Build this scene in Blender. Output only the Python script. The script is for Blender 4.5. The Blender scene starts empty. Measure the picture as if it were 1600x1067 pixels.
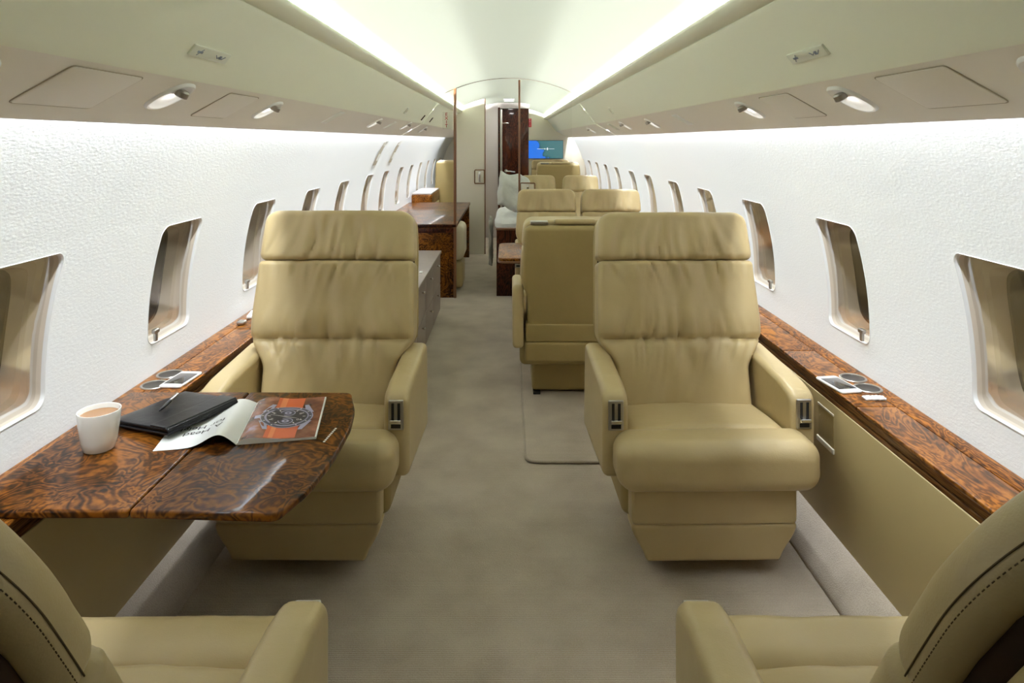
import bpy, bmesh, math, random
from mathutils import Vector, Matrix, noise

random.seed(7)
scene = bpy.context.scene
COL = scene.collection
R = math.radians
PI = math.pi

# ------------------------------------------------------------------ materials
def lin(c):
    c = c / 255.0
    return c / 12.92 if c <= 0.04045 else ((c + 0.055) / 1.055) ** 2.4

def rgb(r, g, b):
    return (lin(r), lin(g), lin(b), 1.0)

MATS = {}
def new_mat(name):
    m = bpy.data.materials.new(name)
    m.use_nodes = True
    nt = m.node_tree
    b = nt.nodes['Principled BSDF']
    MATS[name] = m
    return m, nt, b

def simple(name, col, rough=0.5, metal=0.0, spec=0.5, coat=0.0, bump=None, vary=0.0, vscale=6.0):
    m, nt, b = new_mat(name)
    b.inputs['Base Color'].default_value = col
    b.inputs['Roughness'].default_value = rough
    b.inputs['Metallic'].default_value = metal
    b.inputs['Specular IOR Level'].default_value = spec
    b.inputs['Coat Weight'].default_value = coat
    b.inputs['Coat Roughness'].default_value = 0.06
    tc = nt.nodes.new('ShaderNodeTexCoord')
    if vary > 0:
        n = nt.nodes.new('ShaderNodeTexNoise'); n.inputs['Scale'].default_value = vscale
        n.inputs['Detail'].default_value = 4
        nt.links.new(tc.outputs['Object'], n.inputs['Vector'])
        r = nt.nodes.new('ShaderNodeValToRGB')
        r.color_ramp.elements[0].position = 0.3; r.color_ramp.elements[1].position = 0.7
        c = col
        r.color_ramp.elements[0].color = (c[0] * (1 - vary), c[1] * (1 - vary), c[2] * (1 - vary), 1)
        r.color_ramp.elements[1].color = (min(1, c[0] * (1 + vary)), min(1, c[1] * (1 + vary)), min(1, c[2] * (1 + vary)), 1)
        nt.links.new(n.outputs['Fac'], r.inputs['Fac'])
        nt.links.new(r.outputs['Color'], b.inputs['Base Color'])
    if bump:
        scale, strength, dist, stretch = bump
        mp = nt.nodes.new('ShaderNodeMapping'); mp.inputs['Scale'].default_value = stretch
        n = nt.nodes.new('ShaderNodeTexNoise'); n.inputs['Scale'].default_value = scale
        n.inputs['Detail'].default_value = 5; n.inputs['Roughness'].default_value = 0.6
        bp = nt.nodes.new('ShaderNodeBump'); bp.inputs['Strength'].default_value = strength
        bp.inputs['Distance'].default_value = dist
        nt.links.new(tc.outputs['Object'], mp.inputs['Vector'])
        nt.links.new(mp.outputs['Vector'], n.inputs['Vector'])
        nt.links.new(n.outputs['Fac'], bp.inputs['Height'])
        nt.links.new(bp.outputs['Normal'], b.inputs['Normal'])
    return m

def emit(name, col, strength):
    m, nt, b = new_mat(name)
    b.inputs['Base Color'].default_value = (0.8, 0.8, 0.8, 1)
    b.inputs['Emission Color'].default_value = col
    b.inputs['Emission Strength'].default_value = strength
    return m

def wood(name, scale=1.0, dark=(30, 16, 5), mid=(78, 43, 12), light=(130, 79, 24), coat=1.0, stretch=(1, 1, 1)):
    m, nt, b = new_mat(name)
    tc = nt.nodes.new('ShaderNodeTexCoord')
    mp = nt.nodes.new('ShaderNodeMapping'); mp.inputs['Scale'].default_value = stretch
    nt.links.new(tc.outputs['Object'], mp.inputs['Vector'])
    n1 = nt.nodes.new('ShaderNodeTexNoise'); n1.inputs['Scale'].default_value = 6.5 * scale
    n1.inputs['Detail'].default_value = 3.5; n1.inputs['Roughness'].default_value = 0.55
    n1.inputs['Distortion'].default_value = 0.9
    nt.links.new(mp.outputs['Vector'], n1.inputs['Vector'])
    mul = nt.nodes.new('ShaderNodeMath'); mul.operation = 'MULTIPLY'; mul.inputs[1].default_value = 85.0
    nt.links.new(n1.outputs['Fac'], mul.inputs[0])
    sn = nt.nodes.new('ShaderNodeMath'); sn.operation = 'SINE'
    nt.links.new(mul.outputs[0], sn.inputs[0])
    n2 = nt.nodes.new('ShaderNodeTexNoise'); n2.inputs['Scale'].default_value = 60 * scale
    n2.inputs['Detail'].default_value = 5
    nt.links.new(mp.outputs['Vector'], n2.inputs['Vector'])
    n3 = nt.nodes.new('ShaderNodeTexNoise'); n3.inputs['Scale'].default_value = 7 * scale
    n3.inputs['Detail'].default_value = 2
    nt.links.new(mp.outputs['Vector'], n3.inputs['Vector'])
    a1 = nt.nodes.new('ShaderNodeMath'); a1.operation = 'MULTIPLY_ADD'
    a1.inputs[1].default_value = 0.13; a1.inputs[2].default_value = 0.0
    nt.links.new(sn.outputs[0], a1.inputs[0])
    a2 = nt.nodes.new('ShaderNodeMath'); a2.operation = 'MULTIPLY_ADD'; a2.inputs[1].default_value = 0.5
    nt.links.new(n2.outputs['Fac'], a2.inputs[0]); nt.links.new(a1.outputs[0], a2.inputs[2])
    a3 = nt.nodes.new('ShaderNodeMath'); a3.operation = 'MULTIPLY_ADD'; a3.inputs[1].default_value = 0.55
    nt.links.new(n3.outputs['Fac'], a3.inputs[0]); nt.links.new(a2.outputs[0], a3.inputs[2])
    r = nt.nodes.new('ShaderNodeValToRGB')
    e = r.color_ramp.elements
    e[0].position = 0.30; e[0].color = rgb(*dark)
    e[1].position = 0.74; e[1].color = rgb(*light)
    x = e.new(0.50); x.color = rgb(*mid)
    nt.links.new(a3.outputs[0], r.inputs['Fac'])
    nt.links.new(r.outputs['Color'], b.inputs['Base Color'])
    b.inputs['Roughness'].default_value = 0.32
    b.inputs['Specular IOR Level'].default_value = 0.06
    b.inputs['Coat Weight'].default_value = coat * .40
    b.inputs['Coat Roughness'].default_value = 0.06
    return m

def leather(name, col, rough=0.37):
    m, nt, b = new_mat(name)
    tc = nt.nodes.new('ShaderNodeTexCoord')
    n = nt.nodes.new('ShaderNodeTexNoise'); n.inputs['Scale'].default_value = 5; n.inputs['Detail'].default_value = 3
    nt.links.new(tc.outputs['Object'], n.inputs['Vector'])
    r = nt.nodes.new('ShaderNodeValToRGB')
    r.color_ramp.elements[0].position = 0.3; r.color_ramp.elements[1].position = 0.7
    r.color_ramp.elements[0].color = (col[0] * .94, col[1] * .93, col[2] * .91, 1)
    r.color_ramp.elements[1].color = (col[0] * 1.04, col[1] * 1.04, col[2] * 1.05, 1)
    nt.links.new(n.outputs['Fac'], r.inputs['Fac'])
    nt.links.new(r.outputs['Color'], b.inputs['Base Color'])
    v = nt.nodes.new('ShaderNodeTexVoronoi'); v.inputs['Scale'].default_value = 420
    nt.links.new(tc.outputs['Object'], v.inputs['Vector'])
    n2 = nt.nodes.new('ShaderNodeTexNoise'); n2.inputs['Scale'].default_value = 28; n2.inputs['Detail'].default_value = 4
    nt.links.new(tc.outputs['Object'], n2.inputs['Vector'])
    ad = nt.nodes.new('ShaderNodeMath'); ad.operation = 'MULTIPLY_ADD'; ad.inputs[1].default_value = 0.12
    nt.links.new(v.outputs['Distance'], ad.inputs[0]); nt.links.new(n2.outputs['Fac'], ad.inputs[2])
    bp = nt.nodes.new('ShaderNodeBump'); bp.inputs['Strength'].default_value = 0.18; bp.inputs['Distance'].default_value = 0.006
    nt.links.new(ad.outputs[0], bp.inputs['Height']); nt.links.new(bp.outputs['Normal'], b.inputs['Normal'])
    b.inputs['Roughness'].default_value = rough
    b.inputs['Specular IOR Level'].default_value = 0.45
    return m

def carpet(name, c1, c2, ribs=True):
    m, nt, b = new_mat(name)
    tc = nt.nodes.new('ShaderNodeTexCoord')
    n = nt.nodes.new('ShaderNodeTexNoise'); n.inputs['Scale'].default_value = 5; n.inputs['Detail'].default_value = 5
    nt.links.new(tc.outputs['Object'], n.inputs['Vector'])
    n2 = nt.nodes.new('ShaderNodeTexNoise'); n2.inputs['Scale'].default_value = 260; n2.inputs['Detail'].default_value = 2
    nt.links.new(tc.outputs['Object'], n2.inputs['Vector'])
    mx = nt.nodes.new('ShaderNodeMath'); mx.operation = 'MULTIPLY_ADD'; mx.inputs[1].default_value = 0.6
    nt.links.new(n2.outputs['Fac'], mx.inputs[0]); nt.links.new(n.outputs['Fac'], mx.inputs[2])
    r = nt.nodes.new('ShaderNodeValToRGB')
    r.color_ramp.elements[0].position = 0.55; r.color_ramp.elements[1].position = 1.05
    r.color_ramp.elements[0].color = c1; r.color_ramp.elements[1].color = c2
    nt.links.new(mx.outputs[0], r.inputs['Fac'])
    nt.links.new(r.outputs['Color'], b.inputs['Base Color'])
    w = nt.nodes.new('ShaderNodeTexWave'); w.wave_type = 'BANDS'; w.bands_direction = 'Y'
    w.inputs['Scale'].default_value = 42 if ribs else 0.1
    w.inputs['Distortion'].default_value = 2.0
    w.inputs['Detail'].default_value = 3; w.inputs['Detail Scale'].default_value = 4
    nt.links.new(tc.outputs['Object'], w.inputs['Vector'])
    ad = nt.nodes.new('ShaderNodeMath'); ad.operation = 'MULTIPLY_ADD'; ad.inputs[1].default_value = 0.5
    nt.links.new(w.outputs['Fac'], ad.inputs[0]); nt.links.new(n2.outputs['Fac'], ad.inputs[2])
    bp = nt.nodes.new('ShaderNodeBump'); bp.inputs['Strength'].default_value = 0.5; bp.inputs['Distance'].default_value = 0.005
    nt.links.new(ad.outputs[0], bp.inputs['Height']); nt.links.new(bp.outputs['Normal'], b.inputs['Normal'])
    b.inputs['Roughness'].default_value = 0.95
    b.inputs['Specular IOR Level'].default_value = 0.1
    b.inputs['Sheen Weight'].default_value = 0.25
    return m

def glassy(name, tint, gloss=0.6, rough=0.02):
    m = bpy.data.materials.new(name); m.use_nodes = True
    nt = m.node_tree; nt.nodes.clear()
    out = nt.nodes.new('ShaderNodeOutputMaterial')
    tr = nt.nodes.new('ShaderNodeBsdfTransparent'); tr.inputs['Color'].default_value = tint
    gl = nt.nodes.new('ShaderNodeBsdfGlossy'); gl.inputs['Roughness'].default_value = rough
    fr = nt.nodes.new('ShaderNodeFresnel'); fr.inputs['IOR'].default_value = 1.22
    mx = nt.nodes.new('ShaderNodeMixShader')
    hf = nt.nodes.new('ShaderNodeMath'); hf.operation = 'MULTIPLY'; hf.inputs[1].default_value = gloss
    nt.links.new(fr.outputs[0], hf.inputs[0])
    nt.links.new(hf.outputs[0], mx.inputs['Fac'])
    nt.links.new(tr.outputs[0], mx.inputs[1]); nt.links.new(gl.outputs[0], mx.inputs[2])
    nt.links.new(mx.outputs[0], out.inputs['Surface'])
    MATS[name] = m
    return m

M_WALL = simple('wall_vinyl', rgb(232, 234, 237), 0.62, spec=0.3, bump=(70, 0.22, 0.004, (1, 1, 2.2)))
M_CEIL = simple('ceiling_fabric', rgb(146, 150, 135), 0.8, spec=0.2)
M_VALANCE = simple('valance_panel', rgb(240, 242, 226), 0.55, spec=0.35)
M_SOFFIT = simple('service_panel', rgb(238, 234, 226), 0.55, spec=0.35)
M_GROOVE = simple('panel_joint', rgb(178, 168, 150), 0.8)
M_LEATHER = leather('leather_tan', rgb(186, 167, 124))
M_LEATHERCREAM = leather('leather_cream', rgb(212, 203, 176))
M_SHELL_SHADED = leather('leather_tan_shell_shaded', rgb(160, 141, 92), 0.5)  # tan leather with the shade of the seat backs put into its colour
M_DADO = simple('dado_vinyl', rgb(186, 168, 124), 0.45, spec=0.4, bump=(240, 0.08, 0.002, (1, 1, 1)))
M_CARPET = carpet('carpet_taupe', rgb(170, 157, 141), rgb(196, 184, 167))
M_CARPET2 = carpet('carpet_smooth', rgb(158, 147, 132), rgb(184, 173, 158), ribs=False)
M_BURL = wood('burl_veneer')
M_BURL_LEDGE = wood('burl_ledge', 0.8, dark=(56, 30, 8), mid=(108, 62, 18), light=(160, 101, 38), stretch=(1.6, 0.8, 1.6))
M_WOODEDGE = wood('wood_edge', 1.6, dark=(56, 34, 18), mid=(92, 58, 30), light=(124, 84, 46), stretch=(1, .12, 3))
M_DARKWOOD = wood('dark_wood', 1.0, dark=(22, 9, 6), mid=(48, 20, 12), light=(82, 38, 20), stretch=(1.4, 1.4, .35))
M_TRIMWOOD = simple('trim_wood', rgb(112, 70, 40), 0.3, coat=0.5)
M_GREYWOOD = simple('taupe_laminate', rgb(150, 137, 128), 0.42, coat=0.12, vary=0.06, vscale=14)
M_BLACK = simple('black_rubber', rgb(18, 16, 14), 0.6)
M_DARKGAP = simple('dark_gap', rgb(40, 25, 11), 0.7, spec=0.1)
M_STEEL = simple('brushed_steel', rgb(178, 174, 168), 0.32, metal=1.0)
M_CHROME = simple('chrome', rgb(215, 215, 215), 0.15, metal=1.0)
M_WHITE = simple('white_porcelain', rgb(240, 240, 236), 0.12, coat=0.6)
M_WPLASTIC = simple('white_plastic', rgb(236, 236, 234), 0.35)
M_BEIGEP = simple('beige_plastic', rgb(205, 198, 178), 0.4)
M_LEATHERBLACK = leather('leather_black', rgb(12, 12, 16), 0.34)
_b = M_LEATHERBLACK.node_tree.nodes['Principled BSDF']; _b.inputs['Specular IOR Level'].default_value = .28; _b.inputs['Roughness'].default_value = .28
M_COFFEE = simple('milky_coffee', rgb(158, 120, 86), 0.25)
M_PAPER = simple('page_paper', rgb(232, 234, 232), 0.35)
M_INK = simple('ink', rgb(24, 22, 22), 0.5)
M_SCREEN = simple('dark_screen', rgb(16, 18, 26), 0.06, coat=1.0)
M_CUPDARK = simple('cup_well', rgb(52, 46, 40), 0.35, metal=0.3)
M_CREAM = simple('cream_panel', rgb(214, 208, 192), 0.55, bump=(160, 0.05, 0.002, (1, 1, 1)))
M_LILAC = simple('grey_panel', rgb(186, 178, 176), 0.5)
M_LINEN = simple('white_linen', rgb(226, 228, 226), 0.85, bump=(14, 0.5, 0.02, (1, 1, 1)))
M_LINEN2 = simple('pale_grey_linen', rgb(196, 198, 192), 0.85, bump=(20, 0.5, 0.02, (1, 1, 1)))
M_FRINGE = simple('grey_blanket', rgb(150, 146, 134), 0.9, bump=(90, 0.6, 0.01, (1, 1, 1)))
M_REVEAL = simple('window_reveal', rgb(206, 196, 182), 0.35, coat=0.2)
M_OUTFRAME = simple('window_outer_frame', rgb(196, 186, 170), 0.25, coat=0.4)
M_WINEDGE = simple('window_edge_trim', rgb(228, 230, 232), 0.3)
M_GLASS = glassy('window_pane', (0.88, 0.86, 0.83, 1), gloss=0.45, rough=0.10)
M_DOORGLASS = glassy('door_glass', (0.95, 0.955, 0.94, 1))
M_CLEAR = glassy('clear_sleeve', (0.93, 0.93, 0.93, 1))
M_LAMP = emit('lamp_glow', (1, 0.98, 0.95, 1), 40)
M_SEAM = simple('leather_seam', rgb(84, 66, 32), 0.7)
M_RED = simple('sign_red', rgb(190, 24, 44), 0.5)
M_SIGNGREY = simple('placard_grey', rgb(226, 229, 216), 0.4)
M_SIGNMARK = simple('placard_marks', rgb(120, 132, 150), 0.5)
M_GOLD = simple('bronze_trim', rgb(120, 82, 48), 0.3, metal=0.6)
M_STRAP = simple('print_orange', rgb(206, 96, 52), 0.3)
M_STRAP2 = simple('print_orange_light', rgb(226, 138, 92), 0.3)
M_BEZEL = simple('print_silver_blue', rgb(168, 168, 196), 0.3)
M_DIAL = simple('print_dial', rgb(30, 30, 42), 0.3)
M_DIALRING = simple('print_ring', rgb(56, 57, 80), 0.3)

def print_photo(name):
    m, nt, b = new_mat(name)
    tc = nt.nodes.new('ShaderNodeTexCoord')
    n = nt.nodes.new('ShaderNodeTexNoise'); n.inputs['Scale'].default_value = 16; n.inputs['Detail'].default_value = 4
    nt.links.new(tc.outputs['Object'], n.inputs['Vector'])
    r = nt.nodes.new('ShaderNodeValToRGB')
    e = r.color_ramp.elements
    e[0].position = 0.30; e[0].color = rgb(70, 44, 48)
    e[1].position = 0.72; e[1].color = rgb(196, 170, 196)
    x = e.new(0.45); x.color = rgb(120, 72, 54)
    x = e.new(0.60); x.color = rgb(160, 106, 86)
    nt.links.new(n.outputs['Fac'], r.inputs['Fac']); nt.links.new(r.outputs['Color'], b.inputs['Base Color'])
    b.inputs['Roughness'].default_value = 0.22
    return m
M_PHOTO = print_photo('print_photo')

def map_screen(name):
    m, nt, b = new_mat(name)
    tc = nt.nodes.new('ShaderNodeTexCoord')
    sp = nt.nodes.new('ShaderNodeSeparateXYZ'); nt.links.new(tc.outputs['Generated'], sp.inputs[0])
    n = nt.nodes.new('ShaderNodeTexNoise'); n.inputs['Scale'].default_value = 7; n.inputs['Detail'].default_value = 5
    nt.links.new(tc.outputs['Generated'], n.inputs['Vector'])
    a = nt.nodes.new('ShaderNodeMath'); a.operation = 'MULTIPLY_ADD'; a.inputs[1].default_value = 0.7
    nt.links.new(n.outputs['Fac'], a.inputs[0]); nt.links.new(sp.outputs['X'], a.inputs[2])
    a2 = nt.nodes.new('ShaderNodeMath'); a2.operation = 'MULTIPLY_ADD'; a2.inputs[1].default_value = 0.35
    nt.links.new(sp.outputs['Z'], a2.inputs[0]); nt.links.new(a.outputs[0], a2.inputs[2])
    r = nt.nodes.new('ShaderNodeValToRGB'); e = r.color_ramp.elements
    e[0].position = 0.86; e[0].color = rgb(44, 120, 232)
    e[1].position = 0.90; e[1].color = rgb(34, 88, 104)
    x = e.new(1.0); x.color = rgb(66, 116, 120)
    nt.links.new(a2.outputs[0], r.inputs['Fac'])
    nt.links.new(r.outputs['Color'], b.inputs['Emission Color'])
    b.inputs['Base Color'].default_value = (0.01, 0.01, 0.01, 1)
    b.inputs['Emission Strength'].default_value = 0.9
    b.inputs['Roughness'].default_value = 0.1
    return m
M_MAP = map_screen('moving_map')

# ------------------------------------------------------------------ object helpers
def link(o, parent=None):
    COL.objects.link(o)
    if parent is not None:
        o.parent = parent
    return o

def meshobj(name, verts, faces, mats, parent=None, fmat=None, loc=(0, 0, 0), rot=(0, 0, 0), sharp=40, smooth=True):
    me = bpy.data.meshes.new(name)
    me.from_pydata([tuple(v) for v in verts], [], faces)
    if not isinstance(mats, (list, tuple)):
        mats = [mats]
    for m in mats:
        me.materials.append(m)
    if fmat:
        me.polygons.foreach_set('material_index', fmat)
    bm = bmesh.new(); bm.from_mesh(me)
    bmesh.ops.recalc_face_normals(bm, faces=bm.faces)
    bm.to_mesh(me); bm.free()
    if smooth:
        me.polygons.foreach_set('use_smooth', [True] * len(me.polygons))
        me.set_sharp_from_angle(angle=R(sharp))
    me.update()
    o = bpy.data.objects.new(name, me)
    o.location = loc; o.rotation_euler = rot
    return link(o, parent)

def empty(name, loc=(0, 0, 0), rz=0.0):
    o = bpy.data.objects.new(name, None)
    o.location = loc; o.rotation_euler = (0, 0, rz)
    o.empty_display_size = 0.1
    return link(o)

def tag(o, label, cat, group=None):
    o['label'] = label; o['category'] = cat
    if group:
        o['group'] = group
    return o

def struct(o, label=None):
    o['kind'] = 'structure'
    if label:
        o['label'] = label
    return o

def copy_tree(o, parent=None):
    c = o.copy(); COL.objects.link(c)
    if parent is not None:
        c.parent = parent
    for ch in list(o.children):
        copy_tree(ch, c)
    return c

class MB:
    """collects shapes into one mesh"""
    def __init__(self):
        self.v = []; self.f = []; self.m = []
    def add(self, vf, mat=0, M=None):
        v, f = vf
        b = len(self.v)
        for p in v:
            p = Vector(p)
            if M is not None:
                p = M @ p
            self.v.append(p)
        for q in f:
            self.f.append([i + b for i in q]); self.m.append(mat)
        return self
    def build(self, name, mats, parent=None, **k):
        return meshobj(name, self.v, self.f, mats, parent, fmat=self.m, **k)

def axis(h, r, n, cs):
    a = []
    for k in range(cs + 1):
        ang = R(45) * (1 - k / cs)
        a.append(-(h - r) - r * math.tan(ang))
    inner = 2 * (h - r)
    for k in range(1, n):
        a.append(-(h - r) + inner * k / n)
    b = [-x for x in a[:cs + 1]][::-1]
    return a + b

def rbox(hx, hy, hz, r, n=(2, 2, 2), cs=3, deform=None, c=(0, 0, 0)):
    r = min(r, hx * .999, hy * .999, hz * .999)
    ax, ay, az = axis(hx, r, n[0], cs), axis(hy, r, n[1], cs), axis(hz, r, n[2], cs)
    nx, ny, nz = len(ax), len(ay), len(az)
    idx = {}; verts = []
    def vid(i, j, k):
        key = (i, j, k)
        if key in idx:
            return idx[key]
        p = Vector((ax[i], ay[j], az[k]))
        q = Vector((max(-(hx - r), min(hx - r, p.x)), max(-(hy - r), min(hy - r, p.y)), max(-(hz - r), min(hz - r, p.z))))
        d = p - q
        if d.length > 1e-9:
            p = q + d.normalized() * r
        if deform:
            p = Vector(deform(p))
        p = p + Vector(c)
        idx[key] = len(verts); verts.append(p)
        return idx[key]
    faces = []
    for i in range(nx - 1):
        for j in range(ny - 1):
            faces.append([vid(i, j, 0), vid(i, j + 1, 0), vid(i + 1, j + 1, 0), vid(i + 1, j, 0)])
            faces.append([vid(i, j, nz - 1), vid(i + 1, j, nz - 1), vid(i + 1, j + 1, nz - 1), vid(i, j + 1, nz - 1)])
    for i in range(nx - 1):
        for k in range(nz - 1):
            faces.append([vid(i, 0, k), vid(i + 1, 0, k), vid(i + 1, 0, k + 1), vid(i, 0, k + 1)])
            faces.append([vid(i, ny - 1, k), vid(i, ny - 1, k + 1), vid(i + 1, ny - 1, k + 1), vid(i + 1, ny - 1, k)])
    for j in range(ny - 1):
        for k in range(nz - 1):
            faces.append([vid(0, j, k), vid(0, j, k + 1), vid(0, j + 1, k + 1), vid(0, j + 1, k)])
            faces.append([vid(nx - 1, j, k), vid(nx - 1, j + 1, k), vid(nx - 1, j + 1, k + 1), vid(nx - 1, j, k + 1)])
    return verts, faces

def box(x0, x1, y0, y1, z0, z1, r=0.003):
    return rbox((x1 - x0) / 2, (y1 - y0) / 2, (z1 - z0) / 2, r, (1, 1, 1), 2,
                c=((x0 + x1) / 2, (y0 + y1) / 2, (z0 + z1) / 2))

def round_poly(pts, rad, seg=5):
    out = []
    n = len(pts)
    for i in range(n):
        p0, p1, p2 = Vector(pts[i - 1]), Vector(pts[i]), Vector(pts[(i + 1) % n])
        r = rad[i] if isinstance(rad, (list, tuple)) else rad
        if r <= 0:
            out.append(p1); continue
        d0 = (p0 - p1).normalized(); d2 = (p2 - p1).normalized()
        ang = d0.angle(d2)
        t = r / math.tan(ang / 2)
        t = min(t, (p0 - p1).length * .49, (p2 - p1).length * .49)
        a, b = p1 + d0 * t, p1 + d2 * t
        for k in range(seg + 1):
            s = k / seg
            out.append((1 - s) ** 2 * a + 2 * s * (1 - s) * p1 + s * s * b)
    return out

def inset(poly, d):
    n = len(poly); out = []
    area = sum(poly[i].x * poly[(i + 1) % n].y - poly[(i + 1) % n].x * poly[i].y for i in range(n))
    sg = 1 if area > 0 else -1
    for i in range(n):
        e0 = (poly[i] - poly[i - 1]); e1 = (poly[(i + 1) % n] - poly[i])
        n0 = Vector((-e0.y, e0.x)) * sg; n1 = Vector((-e1.y, e1.x)) * sg
        nn = Vector((0, 0))
        if n0.length > 1e-9: nn += n0.normalized()
        if n1.length > 1e-9: nn += n1.normalized()
        if nn.length > 1e-9:
            nn.normalize()
        out.append(poly[i] + nn * d)
    return out

def slab(poly, w0, w1, r, fn, seg=4):
    """extrude 2d outline between w0 and w1 with rounded rims; fn(u,v,w)->xyz"""
    layers = []
    for k in range(seg + 1):
        a = R(90) * k / seg
        layers.append((w0 + r * (1 - math.sin(a)), r * (1 - math.cos(R(90) - a) if False else 1 - math.sin(a)) * 0 + r * (1 - math.sin(a)), a))
    rows = []
    for k in range(seg + 1):
        a = R(90) * k / seg
        rows.append((w0 + r * (1 - math.sin(a)) if False else w0 + r - r * math.cos(a), r - r * math.sin(a)))
    for k in range(seg, -1, -1):
        a = R(90) * k / seg
        rows.append((w1 - r + r * math.cos(a), r - r * math.sin(a)))
    v = []; f = []; n = len(poly)
    for w, ins in rows:
        pp = inset(poly, ins) if ins > 1e-6 else poly
        for p in pp:
            v.append(Vector(fn(p.x, p.y, w)))
    for k in range(len(rows) - 1):
        for i in range(n):
            j = (i + 1) % n
            f.append([k * n + i, k * n + j, (k + 1) * n + j, (k + 1) * n + i])
    f.append(list(range(n))[::-1]); f.append([(len(rows) - 1) * n + i for i in range(n)])
    return v, f

def lathe(prof, seg=32, c=(0, 0, 0), sx=1, sy=1):
    v = []; f = []
    for r, z in prof:
        for k in range(seg):
            a = 2 * PI * k / seg
            v.append(Vector((c[0] + r * sx * math.cos(a), c[1] + r * sy * math.sin(a), c[2] + z)))
    for i in range(len(prof) - 1):
        for k in range(seg):
            j = (k + 1) % seg
            f.append([i * seg + k, i * seg + j, (i + 1) * seg + j, (i + 1) * seg + k])
    return v, f

def tube(pts, r, seg=8, closed=False):
    v = []; f = []; n = len(pts)
    pts = [Vector(p) for p in pts]
    for i, p in enumerate(pts):
        if closed:
            t = (pts[(i + 1) % n] - pts[i - 1]).normalized()
        else:
            t = (pts[min(i + 1, n - 1)] - pts[max(i - 1, 0)]).normalized()
        up = Vector((0, 0, 1)) if abs(t.z) < 0.9 else Vector((1, 0, 0))
        a = t.cross(up).normalized(); b = t.cross(a).normalized()
        for k in range(seg):
            g = 2 * PI * k / seg
            v.append(p + a * r * math.cos(g) + b * r * math.sin(g))
    m = n if closed else n - 1
    for i in range(m):
        i2 = (i + 1) % n
        for k in range(seg):
            j = (k + 1) % seg
            f.append([i * seg + k, i * seg + j, i2 * seg + j, i2 * seg + k])
    if not closed:
        f.append(list(range(seg))[::-1]); f.append([(n - 1) * seg + k for k in range(seg)])
    return v, f

def sheet(rows):
    """rows: list of point lists"""
    v = []; f = []; n = len(rows[0])
    for r_ in rows:
        v += [Vector(p) for p in r_]
    for i in range(len(rows) - 1):
        for k in range(n - 1):
            f.append([i * n + k, i * n + k + 1, (i + 1) * n + k + 1, (i + 1) * n + k])
    return v, f

def sst(a, b, x):
    t = max(0.0, min(1.0, (x - a) / (b - a)))
    return t * t * (3 - 2 * t)

def nz(x, y, z=0.0):
    return noise.noise(Vector((x, y, z)))

def text_vf(s, size, font_sx=1.0, extrude=0.0008, align='CENTER'):
    cu = bpy.data.curves.new('lettering', 'FONT')
    cu.body = s; cu.size = size; cu.extrude = extrude; cu.align_x = align; cu.align_y = 'CENTER'
    o = bpy.data.objects.new('lettering', cu); COL.objects.link(o)
    dg = bpy.context.evaluated_depsgraph_get()
    me = bpy.data.meshes.new_from_object(o.evaluated_get(dg))
    v = [Vector((p.co.x * font_sx, p.co.y, p.co.z)) for p in me.vertices]
    f = [list(p.vertices) for p in me.polygons]
    bpy.data.objects.remove(o); bpy.data.curves.remove(cu); bpy.data.meshes.remove(me)
    return v, f

# ------------------------------------------------------------------ cabin shell
Y0, Y1 = -0.9, 12.5
RW, ZC = 1.27, 0.733
def wall_x(z):
    return math.sqrt(max(0.0, RW * RW - (z - ZC) ** 2))

WIN_FAR = [1.82, 2.64, 3.47, 4.29, 5.08, 5.98, 6.77, 7.70, 8.53, 9.38, 10.25, 11.1, 11.95]
WW, WZ0, WZ1 = 0.30, 0.695, 1.115
BZ0, BZ1 = 0.655, 1.155

def rrect(cy, cz, hy, hz, r, n=8):
    pts = []
    for (sy, sz, a0) in ((1, 1, 0), (-1, 1, 90), (-1, -1, 180), (1, -1, 270)):
        for k in range(n + 1):
            a = R(a0 + 90 * k / n)
            pts.append(Vector((cy + sy * (hy - r) + r * math.cos(a), cz + sz * (hz - r) + r * math.sin(a))))
    out = []
    for i, p in enumerate(pts):
        q = pts[(i + 1) % len(pts)]
        out.append(p)
        if (q - p).length > .05:
            m = 14 if abs(q.y - p.y) > abs(q.x - p.x) else 6
            out += [p.lerp(q, k / m) for k in range(1, m)]
    return out

def hole_outline(yf):
    # the photo's window: square upper far corner, softly rounded others
    return rrect(yf - WW / 2, (WZ0 + WZ1) / 2, WW / 2, (WZ1 - WZ0) / 2, 0.035)

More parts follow.
